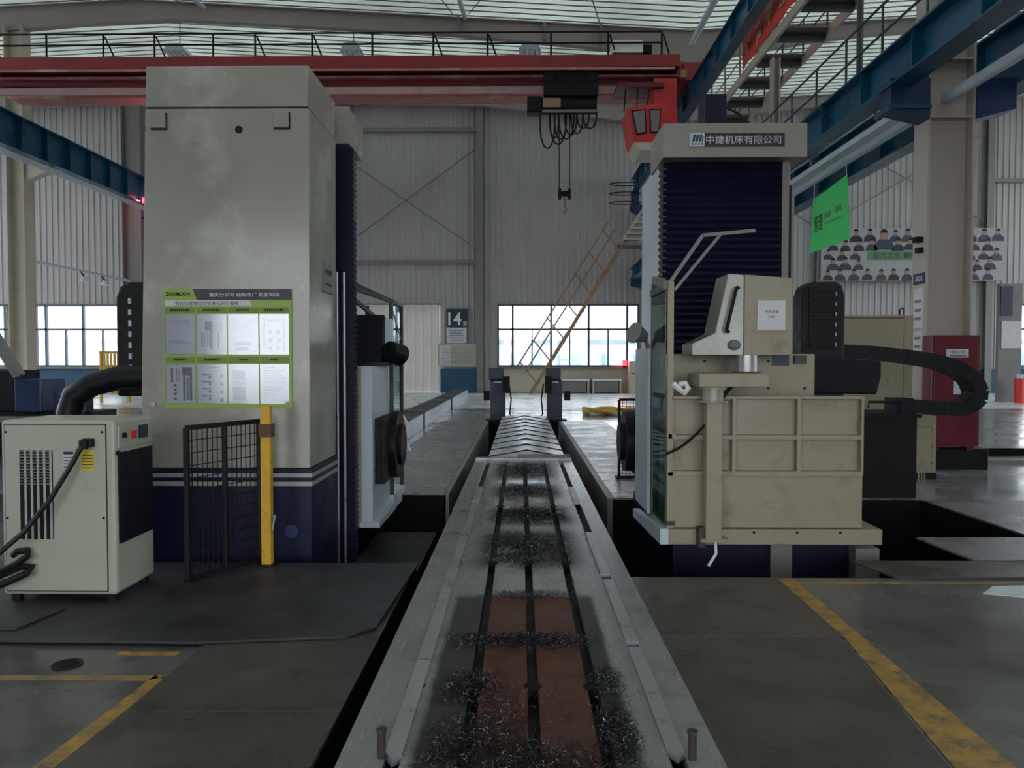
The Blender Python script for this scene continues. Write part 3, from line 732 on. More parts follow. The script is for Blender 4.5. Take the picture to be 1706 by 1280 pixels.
def swarfmat():
    m = bpy.data.materials.new('swarf'); m.use_nodes = True; nt = m.node_tree; b = nt.nodes['Principled BSDF']
    rp = nt.nodes.new('ShaderNodeNewGeometry').outputs['Random Per Island']
    col = mixnode(nt, ramp(nt, rp, .9, 1.0), c8(20, 20, 25), c8(214, 218, 226))  # a few chips coloured bright, painting glints into the pile
    nt.links.new(col, b.inputs['Base Color']); b.inputs['Metallic'].default_value = .6; b.inputs['Roughness'].default_value = .3
    return m
so = sw.build('metal_swarf', swarfmat(), recalc=False)
so['kind'] = 'stuff'; tag(so, 'dark curled metal chips scattered over the milling table', 'metal chips')
for k, (x, y, r_) in enumerate(((-.50, 3.35, .018), (-.43, 3.42, .014), (.50, 3.2, .02), (.56, 3.02, .016), (-.45, 4.3, .014))):
    pass

# ================================================================== FLOOR PLATES AND PAINT
def plate(label, pts, z, m='plate', t=.012):
    return tag(MB().prism(pts, 'z', z, z + t).build('floor_plate', m, bevel=.003), label, 'steel plate')
plate('large dark steel floor plate under the chiller and mesh gate', [(-4.6, 4.28), (-1.82, 4.24), (-1.0, 4.34), (-.86, 4.5), (-.80, 5.93), (-4.6, 5.93)], .012, 'plate_dark', .016)
plate('brown steel floor plate left of the table, in front of the large dark plate', [(-1.80, 3.425), (-.82, 3.425), (-.815, 4.36), (-.9, 4.62), (-1.78, 4.3)], 0, 'plate', .011)
plate('nearest brown steel floor plate left of the table', [(-1.86, 1.9), (-.83, 1.9), (-.82, 3.415), (-1.80, 3.415)], 0, 'plate')
plate('brown steel floor plate right of the table, below the right machine', [(.80, 4.41), (1.86, 4.41), (1.88, 5.62), (.80, 5.62)], 0, 'plate')
plate('nearest brown steel floor plate right of the table', [(.80, 2.95), (1.68, 2.95), (1.85, 4.4), (.80, 4.4)], 0, 'plate')
plate('bottom edge steel floor plate right of the table', [(.80, 1.9), (1.6, 1.9), (1.68, 2.94), (.80, 2.94)], 0, 'plate')
plate('small dark blue plate on the floor before the chiller', [(-3.9, 4.40), (-2.95, 4.40), (-2.88, 4.78), (-3.9, 4.80)], .0285, 'plate_dark', .012)
plate('checkered steel plate over the pit right of the right machine', [(3.61, 6.12), (6.2, 6.12), (6.2, 6.90), (3.55, 6.90)], .0, 'slab', .02)
plate('long steel plate edging the pit before the right machine', [(2.75, 5.64), (6.4, 5.64), (6.4, 6.10), (2.62, 6.10)], .0, 'plate', .014)
plate('shiny checkered plate on the floor at the right edge', [(4.62, 6.95), (7.6, 6.95), (7.6, 8.8), (4.62, 8.8)], .0, 'slab', .012)
def paint(pts, m, z=.0005): return MB().prism(pts, 'z', z, z + .0025).build('painted_line', m, floor)
paint([(-1.97, 2.2), (-1.87, 2.2), (-1.79, 3.79), (-1.86, 3.84)], 'paint_yellow')
paint([(-3.6, 3.76), (-1.86, 3.78), (-1.80, 3.84), (-3.6, 3.83)], 'paint_faded')
paint([(-2.20, 4.11), (-1.87, 4.11), (-1.87, 4.16), (-2.20, 4.16)], 'paint_yellow')
paint([(1.885, 5.62), (2.0, 5.62), (1.98, 4.4), (1.93, 2.2), (1.62, 2.2), (1.70, 2.95), (1.87, 4.4)], 'paint_yellow')
paint([(2.0, 5.50), (4.2, 5.52), (4.2, 5.56), (2.0, 5.55)], 'paint_faded')
tag(MB().prism([(3.18, 5.28), (3.35, 5.45), (3.9, 5.5), (4.4, 5.45), (4.4, 5.1), (3.75, 5.12), (3.45, 5.18)], 'z', 0, .003).build('water_puddle', 'puddle'), 'shallow puddle with its bright reflection painted white on the concrete at the right edge', 'puddle')
for a, b, yy in ((-1.8, -.82, 3.41), (.8, 1.86, 4.398), (.8, 1.68, 2.938)): box('plate_joint', 'pit', floor, a, b, yy, yy + .014, 0, .003)
dr = tag(MB().cyl((-2.39, 3.975, 0), (-2.39, 3.975, .008), .075, 20).build('drain_cover', 'black'), 'small round black drain cover on the left floor', 'drain cover')
MB().cyl((-2.39, 3.975, .008), (-2.39, 3.975, .011), .055, 16).build('rim', 'pit', dr)

# ================================================================== LEFT MACHINE
lm = thing('boring_mill', 'tall pale boring mill column with blue base on the left', 'machine tool', (-2.4, 6.6, -1.22))
L0 = lambda z: -3.12 + .11 * z / 3.97     # the column narrows a little upward
bodyp = lambda z0, z1: [(L0(z0), z0), (-1.715, z0), (-1.70, z1), (L0(z1), z1)]
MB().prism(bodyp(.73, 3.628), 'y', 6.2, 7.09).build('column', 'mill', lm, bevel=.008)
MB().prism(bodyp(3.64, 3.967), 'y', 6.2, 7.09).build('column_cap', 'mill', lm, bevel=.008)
MB().prism([(L0(3.6) + .01, 3.6), (-1.715, 3.6), (-1.715, 3.66), (L0(3.6) + .01, 3.66)], 'y', 6.21, 7.08).build('cap_joint', 'black', lm)
bs = MB().prism(bodyp(-1.22, .728), 'y', 6.2, 7.09).build('base', 'mill_base', lm, bevel=.008)
for z0, z1 in ((.655, .688), (.585, .62)):
    MB().prism([(L0(z0) - .003, z0), (-1.697, z0), (-1.697, z1), (L0(z1) - .003, z1)], 'y', 6.197, 7.092).build('stripe', 'stripe', bs)
MB().cyl((-1.86, 6.2, .22), (-1.86, 6.17, .22), .055, 14).build('hose_flange', 'bluedark', bs, smooth=True)
for x0 in (-2.966, -1.975):
    lp = box('lifting_plate', 'mill_grey', lm, x0, x0 + .118, 6.165, 6.2, 3.466, 3.586, bevel=.006)
    box('plate_shadow_gap', 'black', lp, x0 - .006, x0 + .124, 6.19, 6.201, 3.458, 3.592)
MB().cyl((-2.265, 6.195, 3.459), (-2.265, 6.215, 3.459), .031, 14).build('port_hole', 'black', lm)
MB().cyl((-2.98, 6.2, 1.25), (-2.98, 6.175, 1.25), .022, 10).build('grease_fitting', 'chrome', lm, smooth=True)
npl = box('name_plate', 'steelgrey', lm, -1.715, -1.690, 6.60, 6.92, 2.2, 2.46)
MB().box(-1.690, -1.688, 6.65, 6.87, 2.36, 2.40).box(-1.690, -1.688, 6.65, 6.87, 2.26, 2.28).build('print', 'print', npl)
box('slide_body', 'navy', lm, -2.95, -1.79, 7.09, 8.1, -1.22, 3.68)
MB().box(-2.92, -1.645, 7.4, 8.06, 3.68, 4.035).build('way_header', 'mill', lm, bevel=.008)
bl = MB(); n = 80; zz = [(-.55) + 4.2 * i / (2 * n) for i in range(2 * n + 1)]
bl.prism([(-1.60 if i % 2 else -1.615, z) for i, z in enumerate(zz)] + [(-1.79, zz[-1]), (-1.79, zz[0])], 'y', 7.40, 7.52)
bl.build('way_bellows', 'navy', lm)
for x in (-1.755, -1.69): MB().cyl((x, 7.33, -.5), (x, 7.33, 2.45), .014, 8).build('guide_rod', 'steelbar', lm, smooth=True)
box('bed_step', 'plate_dark', lm, -1.6, -.95, 7.0, 8.6, -1.22, -.33)
# carriage, spindle, operator station
cg = box('carriage', 'mill_warm', lm, -1.75, -1.585, 7.57, 8.55, -.05, 1.55, bevel=.006)
cgc = box('carriage_cover', 'lightgrey', lm, -1.585, -1.472, 7.575, 8.52, -.0, 1.55, bevel=.006)
MB().prism([(7.55, -.05), (8.52, -.05), (8.52, .03), (7.55, .0)], 'x', -1.6, -1.40).build('carriage_skirt', 'lightgrey', lm)
sb = MB(); n = 7
for i in range(n): sb.box(-1.472 + .014 * i, -1.472 + .014 * i + .009, 7.70 + .006 * (i % 2), 8.42, .36, 1.02)
sb.box(-1.47, -1.375, 7.73, 8.39, .39, .99).build('spindle_bellows', 'rubber', lm)
MB().cyl((-1.38, 8.30, .70), (-1.31, 8.30, .70), .36, 28).build('spindle_flange', 'black', lm, smooth=True)
MB().cyl((-1.31, 8.30, .70), (-1.27, 8.30, .70), .22, 24).build('spindle_nose', 'grille', lm, smooth=True)
osn = box('operator_platform', 'lightgrey', lm, -1.86, -1.42, 8.55, 9.35, -.06, .10)
for x, y in ((-1.45, 8.58), (-1.45, 9.3), (-1.86, 9.3)):
    MB().bar((x, y, .1), (x, y, 2.27), .045).build('post', 'darkgreen', osn)
MB().bar((-1.45, 8.56, 2.27), (-1.45, 9.32, 2.27), .045).build('roof_rail', 'darkgreen', osn)
MB().bar((-1.45, 8.58, 2.27), (-1.95, 7.95, 2.43), .04).build('roof_rail', 'darkgreen', osn); MB().bar((-1.45, 9.3, 2.27), (-1.95, 8.7, 2.5), .04).build('roof_rail', 'darkgreen', osn)
MB().bar((-1.95, 7.95, 2.43), (-1.95, 8.7, 2.5), .04).build('roof_rail', 'darkgreen', osn)
MB().bar((-1.46, 8.58, 1.95), (-1.9, 8.0, 2.38), .035).build('roof_brace', 'darkgreen', osn); MB().bar((-1.46, 9.28, 1.85), (-1.46, 8.6, 2.2), .035).build('roof_brace', 'darkgreen', osn)
MB().add([(-1.45, 8.58, 2.29), (-1.45, 9.3, 2.29), (-1.95, 8.7, 2.52), (-1.95, 7.95, 2.45)], [(0, 1, 2, 3)]).build('roof_glass', M_GREEN_GLASS, osn)
box('side_glass', M_GREEN_GLASS, osn, -1.452, -1.446, 8.62, 9.28, .3, 2.24)
mo = MB().prism([(8.02, 1.57), (8.42, 1.57), (8.36, 2.08), (8.26, 2.10)], 'x', -1.85, -1.47).build('control_console', 'grille', osn, bevel=.01)
MB().prism([(8.30, 1.62), (8.45, 1.60), (8.40, 2.05), (8.32, 2.06)], 'x', -1.5, -1.40).build('monitor', 'lightgrey', osn)
box('console_shelf', 'navy', osn, -1.86, -1.38, 7.9, 8.5, 1.55, 1.59)
fl_ = MB().cyl((-1.40, 8.12, 1.72), (-1.30, 8.28, 1.66), .10, 14, .12).build('work_lamp', 'black', osn, smooth=True)
MB().tube([(-1.47, 8.4, 1.6), (-1.42, 8.3, 1.62), (-1.38, 8.22, 1.68)], .02, 6).build('lamp_arm', 'black', fl_)
MB().tube([(-1.40, 9.0, .95), (-1.33, 8.95, .85), (-1.36, 8.9, .7), (-1.3, 8.9, .55)], .03, 6).build('rag', 'white', osn, smooth=True)
# cable carrier behind the column and thick hose
lc = thing('cable_carrier', 'black upright cable carrier behind the left machine with a thick hose', 'cable carrier', (-3.5, 7.0, 1.2))
ar = MB().prism([(-3.68, 1.28), (-3.68, 2.18), (-3.64, 2.28), (-3.55, 2.32), (-3.30, 2.32), (-3.30, 1.28)], 'y', 6.95, 7.3).build('carrier', 'rubber', lc, bevel=.02)
for i in range(8): box('link_pin', 'lightgrey', ar, -3.56, -3.535, 6.935, 6.95, 1.42 + .1 * i, 1.47 + .1 * i)
MB().tube([(-3.25, 6.7, 1.46), (-3.5, 6.7, 1.46), (-3.75, 6.7, 1.40), (-3.92, 6.7, 1.30), (-3.97, 6.7, 1.15), (-3.97, 6.7, .95), (-3.98, 6.7, .02)], .105, 12).build('hose', 'rubber', lc, smooth=True)
box('bracket', 'black', lc, -3.35, -3.02, 6.75, 7.3, 1.22, 1.4)

# notice board on the column
nb = thing('notice_board', 'green and white notice board with eight document pockets on the left machine', 'notice board', (-2.36, 6.19, 1.22))
BX0, BX1, BZ0, BZ1, BY = -2.883, -1.85, 1.222, 2.182, 6.186
box('panel', 'boardgreen', nb, BX0, BX1, BY, 6.1995, BZ0, BZ1)
def strip(name, m, pts, lvl, par): return MB().prism(pts, 'y', BY - .0016 * lvl, BY - .0016 * (lvl - 1)).build(name, m, par)
u = lambda px: BX0 + (px - 50) / (1325 - 50) * (BX1 - BX0)
v = lambda py: BZ1 - (py - 35) / (1225 - 35) * (BZ1 - BZ0)
dk = strip('header_band', 'boarddark', [(u(340), v(35)), (u(1325), v(35)), (u(1325), v(145)), (u(382), v(145))], 1, nb)
text('ZOOMLION', u(312) - u(68), ((u(68) + u(312)) / 2, BY - .002, v(85)), 'black', nb, height=.03, bold=.03)
text('重庆分公司 结构件厂 机加车间', u(1200) - u(505), ((u(1200) + u(505)) / 2, BY - .0025, v(93)), 'white', dk, height=.032)
ts = strip('title_strip', 'paper', [(u(58), v(148)), (u(905), v(148)), (u(935), v(205)), (u(58), v(205))], 1, nb)
text('数控双面镗组合标准化执行看板', u(800) - u(165), ((u(800) + u(165)) / 2, BY - .0025, v(178)), 'black', ts, height=.031, bold=.004)
cols = [(60, 360), (374, 680), (690, 995), (1008, 1300)]
rows = [((218, 275), (285, 690)), ((715, 775), (785, 1185))]
rnd = random.Random(11)
for ri, (lab, poc) in enumerate(rows):
    for ci, (a, b) in enumerate(cols):
        hd = strip('pocket_title', mat('title_olive', c8(112, 134, 54), .5) if 'title_olive' not in MATS else MATS['title_olive'], [(u(a), v(lab[0])), (u(b), v(lab[0])), (u(b), v(lab[1])), (u(a), v(lab[1]))], 1, nb)
        nn = (9, 8, 6, 9, 6, 8, 4, 4)[ri * 4 + ci]; mid = (a + b) / 2
        pm = MB()
        for k in range(nn):
            xx = mid + (k - nn / 2) * 21; pm.prism([(u(xx), v(232 + 497 * ri)), (u(xx + 15), v(232 + 497 * ri)), (u(xx + 15), v(254 + 497 * ri)), (u(xx), v(254 + 497 * ri))], 'y', BY - .0026, BY - .0016)
        pm.build('title_print', 'black', hd)
        pk = strip('document_sheet', 'paper', [(u(a + 8), v(poc[0] + 8)), (u(b - 8), v(poc[0] + 8)), (u(b - 8), v(poc[1] - 6)), (u(a + 8), v(poc[1] - 6))], 1, nb)
        W_, H_ = b - a, poc[1] - poc[0]
        def pr(m, rects):
            q = MB()
            for (x0, y0, x1, y1) in rects:
                q.prism([(u(a + W_ * x0), v(poc[0] + H_ * y0)), (u(a + W_ * x1), v(poc[0] + H_ * y0)), (u(a + W_ * x1), v(poc[0] + H_ * y1)), (u(a + W_ * x0), v(poc[0] + H_ * y1))], 'y', BY - .0026, BY - .0016)
            q.build('print', m, pk)
        k = ri * 4 + ci
        lines = [(.12, .12 + .045 * i, .12 + rnd.uniform(.5, .78), .13 + .045 * i) for i in range(18)]
        if k == 0: pr('printgrey', lines[1:3] + lines[12:14])
        elif k == 1: pr('print', [(.28, .18, .52, .42), (.45, .42, .52, .85), (.7, .45, .74, .85)]); pr('printgrey', [(.15 + .05 * i, .45, .17 + .05 * i, .82) for i in range(6)] + [(.56 + .06 * i, .18, .58 + .06 * i, .44) for i in range(5)])
        elif k == 2: pr('print', [(.2, .68, .75, .78), (.22, .82, .68, .9)]); pr('printgrey', lines[:7])
        elif k == 3: pr('print', [(.12, .08, .18, .8), (.8, .1, .84, .9), (.28, .4, .42, .5), (.56, .4, .7, .5), (.28, .6, .44, .7), (.58, .6, .72, .7), (.28, .8, .42, .88), (.56, .8, .7, .88)]); pr('printgrey', [(.25, .14, .75, .18)])
        elif k == 4: pr('print', [(.55, .08, .88, .28), (.8, .28, .88, .92), (.58, .3, .64, .92), (.18, .1, .24, .46), (.26, .5, .36, .56), (.26, .62, .36, .68), (.26, .72, .36, .78), (.26, .84, .36, .9)]); pr('printgrey', [(.36 + .05 * i, .1, .38 + .05 * i, .46) for i in range(3)] + [(.68, .34, .78, .9)])
        elif k == 5: pr('print', [(.15, .24 + .18 * i, .47, .275 + .18 * i) for i in range(4)] + [(.38, .29 + .18 * i, .46, .36 + .18 * i) for i in range(4)] + [(.76, .26 + .2 * i, .86, .34 + .2 * i) for i in range(4)]); pr('printgrey', [(.4, .08, .75, .1)])
        elif k == 6: pr('print', [(.14, .16, .54, .4), (.14, .56, .54, .9)]); pr('printgrey', [(.14, .42, .54, .54)])
        else: pr('printgrey', [(.1, .08, .5, .1)] + [(.1, .16 + .06 * i, .1 + rnd.uniform(.6, .8), .175 + .06 * i) for i in range(11)])
        strip('clear_pocket', M_POCKET, [(u(a), v(poc[0])), (u(b), v(poc[0])), (u(b), v(poc[1])), (u(a), v(poc[1]))], 5, nb)

# ================================================================== CHILLER
ch = thing('oil_chiller', 'cream oil chiller cabinet with vent slots standing at the lower left', 'chiller', (-3.02, 5.2, .028))
box('body', 'chiller', ch, -3.39, -2.64, 4.95, 5.47, .07, 1.215, bevel=.022)
fp = box('front_panel', 'chiller', ch, -3.358, -2.70, 4.94, 4.96, .10, 1.185, bevel=.004)
box('panel_gap', 'black', ch, -3.364, -2.694, 4.948, 4.952, .094, 1.191)
gr = MB(); gr.box(-3.258, -3.042, 4.936, 4.9405, .44, 1.022); gro = gr.build('vent', 'grille', fp)
for i in range(5):
    x = -3.258 + .0415 * (i + .5); box('vent_bar', 'chiller', gro, x + .012, x + .026, 4.930, 4.937, .44, 1.022)
lv = MB()
for i in range(18, 30):
    z = .452 + .0192 * i; lv.prism([(4.936, z), (4.928, z + .006), (4.928, z + .009), (4.936, z + .005)], 'x', -3.256, -3.044)
lo_ = lv.build('louvre', 'steelbar', gro)
box('rating_plate', 'paper', fp, -2.975, -2.90, 4.937, 4.9405, .90, 1.018)
box('rating_print', 'print', fp, -2.97, -2.905, 4.9355, 4.937, .995, 1.014)
for i in range(4): box('rating_print', 'printgrey', fp, -2.97, -2.91, 4.9355, 4.937, .91 + .02 * i, .918 + .02 * i)
wlb = box('warning_label', 'labelyellow', fp, -2.855, -2.772, 4.937, 4.9405, .89, 1.02)
for i in range(5): box('label_print', 'print', wlb, -2.848, -2.78, 4.9362, 4.937, .905 + .02 * i, .911 + .02 * i)
for x in (-3.345, -2.715):
    for z in (1.14, .58): MB().cyl((x, 4.941, z), (x, 4.934, z), .008, 8).build('screw', 'black', fp)
box('side_grille', 'grille', ch, -2.642, -2.632, 4.985, 5.44, .40, 1.0)
sp = box('switch_panel', 'chiller', ch, -2.642, -2.630, 4.985, 5.44, 1.03, 1.175, bevel=.002)
box('meter', 'signnavy', sp, -2.631, -2.622, 5.24, 5.36, 1.07, 1.16); box('switch', 'cabred', sp, -2.631, -2.615, 5.14, 5.19, 1.08, 1.13); MB().cyl((-2.63, 5.04, 1.11), (-2.612, 5.04, 1.11), .018, 10).build('knob', 'black', sp)
MB().cyl((-2.64, 4.972, 1.0), (-2.62, 4.972, 1.0), .015, 10).build('latch', 'black', ch)
for x in (-3.33, -2.7):
    for y in (5.0, 5.42): MB().cyl((x, y, .028), (x, y, .08), .035, 10).build('foot', 'black', ch)
pg = box('power_inlet', 'black', ch, -2.835, -2.765, 4.895, 4.945, 1.045, 1.10, bevel=.008)
cd = thing('power_cord', 'black power cord hanging from the chiller front to the lower left', 'cord', (-3.3, 4.8, .03))
MB().tube([(-2.80, 4.89, 1.07), (-2.825, 4.865, 1.03), (-2.86, 4.86, .96), (-3.0, 4.84, .72), (-3.15, 4.81, .52), (-3.3, 4.77, .38), (-3.45, 4.7, .30), (-3.7, 4.6, .24), (-3.95, 4.6, .05), (-4.1, 4.65, .042)], .017, 8).build('cable', 'rubber', cd, smooth=True)
box('plug', 'black', cd, -2.83, -2.785, 4.865, 4.90, 1.035, 1.095, bevel=.006)
hs = thing('hose_coil', 'pair of looped black hoses at the lower left of the chiller', 'hose', (-3.3, 4.85, .05))
MB().tube([(-3.75, 4.72, .12), (-3.5, 4.78, .20), (-3.35, 4.83, .25), (-3.24, 4.86, .30), (-3.18, 4.88, .345), (-3.19, 4.90, .375), (-3.26, 4.90, .37), (-3.30, 4.92, .34)], .021, 8).build('hose', 'rubber', hs, smooth=True)
MB().tube([(-3.8, 4.70, .06), (-3.5, 4.76, .14), (-3.3, 4.82, .18), (-3.18, 4.87, .235), (-3.17, 4.90, .265), (-3.24, 4.90, .27), (-3.32, 4.88, .235), (-3.36, 4.86, .22)], .023, 8).build('hose', 'rubber', hs, smooth=True)

# ================================================================== GATE AND YELLOW POST
def panel(name, label, p, q, z0, z1, ux, uz, mids, leg=True):
    P = Vector((p[0], p[1], 0)); Q = Vector((q[0], q[1], 0)); d = (Q - P); L = d.length; d /= L
    o = thing(name, label, 'fence', (p[0], p[1], 0))
    at = lambda s, z: P + d * s + Vector((0, 0, z))
    fr = MB().bar(at(0, z0), at(0, z1), .034).bar(at(L, z0), at(L, z1), .034).bar(at(0, z1), at(L, z1), .034).bar(at(0, z0), at(L, z0), .034)
    for s in mids: fr.bar(at(L * s, z0), at(L * s, z1), .03)
    fr.build('frame', 'black', o)
    ms = MB(); n = int(L / ux)
    for i in range(1, n): ms.bar(at(L * i / n, z0), at(L * i / n, z1), .006)
    n = int((z1 - z0) / uz)
    for i in range(1, n): ms.bar(at(0, z0 + (z1 - z0) * i / n), at(L, z0 + (z1 - z0) * i / n), .006)
    ms.build('wire_mesh', 'black', o)
    return o
gt = panel('mesh_gate', 'black wire mesh safety gate standing open before the left machine', (-2.36, 5.377), (-2.06, 6.0), .045, 1.13, .045, .085, (.5,))
MB().bar((-2.37, 5.36, .028), (-2.40, 5.50, .2), .02).build('prop', 'black', gt)
MB().bar((-2.36, 5.377, .028), (-2.36, 5.377, .05), .034).build('foot', 'black', gt)
yp = thing('yellow_post', 'yellow painted square gate post before the left machine', 'post', (-1.955, 5.9, .02))
box('post', 'yellow', yp, -1.992, -1.918, 5.83, 5.90, .028, 1.26, bevel=.004)
box('clamp', 'rust', yp, -2.0, -1.905, 5.82, 5.91, 1.02, 1.12); box('base_plate', 'black', yp, -2.03, -1.88, 5.80, 5.92, .028, .04)
MB().cyl((-1.915, 5.86, .3), (-1.895, 5.86, .42), .015, 8).build('padlock', 'chrome', yp)

# ================================================================== RIGHT MACHINE
rm = thing('boring_mill', 'boring mill on the right with navy bellows and company nameplate', 'machine tool', (2.0, 7.2, -1.22))
MB().box(1.36, 2.64, 7.62, 8.7, -1.22, 3.55).build('column', 'lightgrey', rm, bevel=.008)
hd = MB().box(1.335, 2.685, 7.3, 8.0, 3.515, 3.835).build('way_header', 'mill_grey', rm, bevel=.006)
MB().box(1.72, 2.47, 7.29, 7.3, 3.615, 3.738).build('brand_plate', 'plateblack', hd)
np_ = MB().box(1.578, 1.72, 7.29, 7.3, 3.615, 3.738).build('logo_plate', 'lightgrey', hd)
text('中捷机床有限公司', .70, (2.085, 7.288, 3.676), 'paper', hd, height=.078, bold=.003)
for i in range(3):
    x = 1.605 + .03 * i
    MB().prism([(x, 3.66), (x + .022, 3.66), (x + .034, 3.725), (x + .012, 3.725)], 'y', 7.286, 7.29).build('logo_stroke', 'bluedark', np_)
MB().prism([(1.692, 3.66), (1.704, 3.66), (1.712, 3.71), (1.70, 3.71)], 'y', 7.286, 7.29).build('logo_stroke', 'blue', np_)
for i in range(4): box('logo_mark', 'black', np_, 1.602 + .03 * i, 1.614 + .03 * i, 7.287, 7.29, 3.63, 3.645)
box('header_motor', 'navy', rm, 1.76, 1.97, 7.45, 7.75, 3.835, 4.16, bevel=.01)
MB().tube([(1.97, 7.5, 4.05), (2.1, 7.5, 3.98), (2.25, 7.5, 3.84)], .012, 6).build('motor_cable', 'rubber', rm)
bl = MB(); n = 40; zz = [.9 + 2.615 * i / (2 * n) for i in range(2 * n + 1)]
bl.prism([(7.45 if i % 2 else 7.475, z) for i, z in enumerate(zz)] + [(7.62, zz[-1]), (7.62, zz[0])], 'x', 1.365, 2.50)
bl.build('way_bellows', 'navy', rm)
be = MB()
be.prism([(1.345 if i % 2 else 1.368, z) for i, z in enumerate(zz)] + [(1.40, zz[-1]), (1.40, zz[0])], 'y', 7.47, 7.62).build('bellows_edge', 'darkgreen', rm)
box('guide_way', 'steelgrey', rm, 2.51, 2.575, 7.46, 7.62, 1.5, 3.515); box('guide_way', 'steelgrey', rm, 2.60, 2.625, 7.46, 7.62, 1.5, 3.3)
cgr = box('carriage', 'mill_warm', rm, 1.275, 2.59, 6.8, 7.47, 1.12, 1.664, bevel=.008)
for x in (1.33, 1.62, 2.18, 2.5):
    for z in (1.36, 1.60): MB().cyl((x, 6.8, z), (x, 6.793, z), .012, 8).build('bolt', 'black', cgr)
box('model_plate', 'signnavy', cgr, 2.21, 2.36, 6.794, 6.8, 1.56, 1.66); box('hose_block', 'plateblack', cgr, 2.40, 2.50, 6.76, 6.8, 1.58, 1.65)
# guard enclosure
en = box('guard_panel', 'mill_warm', rm, 1.2, 2.79, 6.335, 6.365, .235, 1.315)
XX = (1.2, 1.735, 2.262, 2.79); ZZ = (.69, .985, 1.315)
fr = MB()
for z in ZZ: fr.box(1.2, 2.79, 6.27, 6.34, z - .025 if z > .7 else z - .03, z + .012 if z < 1.3 else z)
fr.build('frame_rail', 'mill_warm', en, bevel=.003)
for i, x in enumerate(XX): box('frame_stile', 'mill_warm', en, (x - .02 if i == 3 else x) - (.012 if i in (1, 2) else 0), x + (.035 if i == 0 else .02 if i < 3 else 0), 6.268, 6.34, .69, 1.315, bevel=.003)
box('kick_panel', 'mill_warm', en, 1.225, 2.79, 6.285, 6.335, .235, .665, bevel=.003)
box('corner_post', 'mill_warm', en, 1.195, 1.225, 6.28, 6.315, .235, 1.315)
for z in (.27, .985): MB().box(1.19, 1.26, 6.268, 6.282, z - .015, z + .02).build('hinge', 'mill_warm' if z > .5 else 'stud', en)
pf = MB().box(1.207, 2.945, 6.25, 7.3, .10, .228).build('platform', 'mill_warm', rm, bevel=.008)
MB().prism([(6.26, .10), (7.8, .02), (7.8, .10), (6.26, .228)], 'x', 1.14, 1.207).build('platform_skirt', 'lightgrey', rm)
for x in (1.9, 2.25, 2.6): MB().cyl((x, 6.25, .205), (x, 6.245, .205), .012, 8).build('bolt', 'black', pf)
box('bed', 'navy', rm, 1.3, 2.88, 6.55, 8.85, -1.22, .10); box('foot_block', 'steelgrey', rm, 2.80, 3.0, 6.42, 6.6, -1.22, .03); box('foot_block', 'steelgrey', rm, 2.12, 2.3, 6.5, 6.62, -1.22, .05)
# operator side glass and frame
box('side_post', 'mill_warm', rm, 1.196, 1.242, 6.27, 6.31, .23, 2.25); sp_ = box('side_rail', 'darkgreen', rm, 1.17, 1.205, 6.32, 7.0, 2.18, 2.24)
box('side_glass', M_GREEN_GLASS, rm, 1.185, 1.192, 6.33, 7.05, .24, 2.18); box('side_post', 'lightgrey', rm, 1.16, 1.21, 7.05, 7.8, .20, 1.72, bevel=.004)
box('side_post', 'rust', rm, 1.19, 1.26, 7.0, 7.05, .2, 2.3)
MB().bar((1.19, 6.3, 2.22), (1.19, 6.85, 2.32), .06).build('canopy_rail', 'steelgrey', rm)
MB().bar((1.21, 6.29, 2.24), (1.474, 6.29, 2.62), .028).bar((1.474, 6.29, 2.62), (1.897, 6.29, 2.66), .028).build('canopy_frame', 'steelgrey', rm)
MB().bar((1.25, 6.29, 2.18), (1.62, 6.29, 2.63), .024).build('canopy_brace', 'steelgrey', rm)
MB().cyl((1.02, 6.98, 1.86), (1.13, 7.05, 1.82), .10, 12, .05).build('flood_lamp', 'steelgrey', rm, smooth=True)
MB().bar((1.13, 7.05, 1.82), (1.18, 7.1, 1.70), .03).build('lamp_bracket', 'steelgrey', rm)
# spindle
box('spindle_housing', 'black', rm, 1.2, 1.36, 7.82, 8.65, .40, 1.06)
MB().cyl((1.10, 8.25, .74), (1.22, 8.25, .74), .32, 28).build('spindle_flange', 'black', rm, smooth=True)
MB().cyl((1.05, 8.25, .74), (1.10, 8.25, .74), .20, 24).build('spindle_nose', 'grille', rm, smooth=True)
# pendant on swivel arm
po = box('pendant_post', 'mill_warm', rm, 1.480, 1.606, 6.13, 6.245, .17, 1.27, bevel=.005)
box('post_foot', 'mill_warm', po, 1.44, 1.66, 6.11, 6.248, .155, .175); box('foot_bracket', 'stud', po, 1.43, 1.48, 6.16, 6.248, .10, .26)
MB().tube([(1.56, 6.14, .15), (1.56, 6.12, .06), (1.50, 6.12, -.04)], .012, 6).build('hose_tail', 'white', po)
MB().cyl((1.543, 6.19, 1.27), (1.543, 6.19, 1.283), .125, 20).build('turn_plate', 'mill_warm', po, smooth=True)
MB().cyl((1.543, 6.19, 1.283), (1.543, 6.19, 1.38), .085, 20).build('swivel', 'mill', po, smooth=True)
MB().cyl((1.543, 6.19, 1.375), (1.543, 6.19, 1.392), .11, 20).build('turn_plate', 'mill_warm', po, smooth=True)
am = MB().box(1.412, 1.968, 6.10, 6.52, 1.392, 1.502).build('swivel_arm', 'mill_warm', rm, bevel=.01)
MB().cyl((1.875, 6.42, 1.502), (1.875, 6.42, 1.65), .088, 24).build('bearing', 'steelbar', am, smooth=True)
MB().cyl((1.875, 6.42, 1.502), (1.875, 6.42, 1.515), .115, 20).build('bearing_rim', 'rust', am, smooth=True)
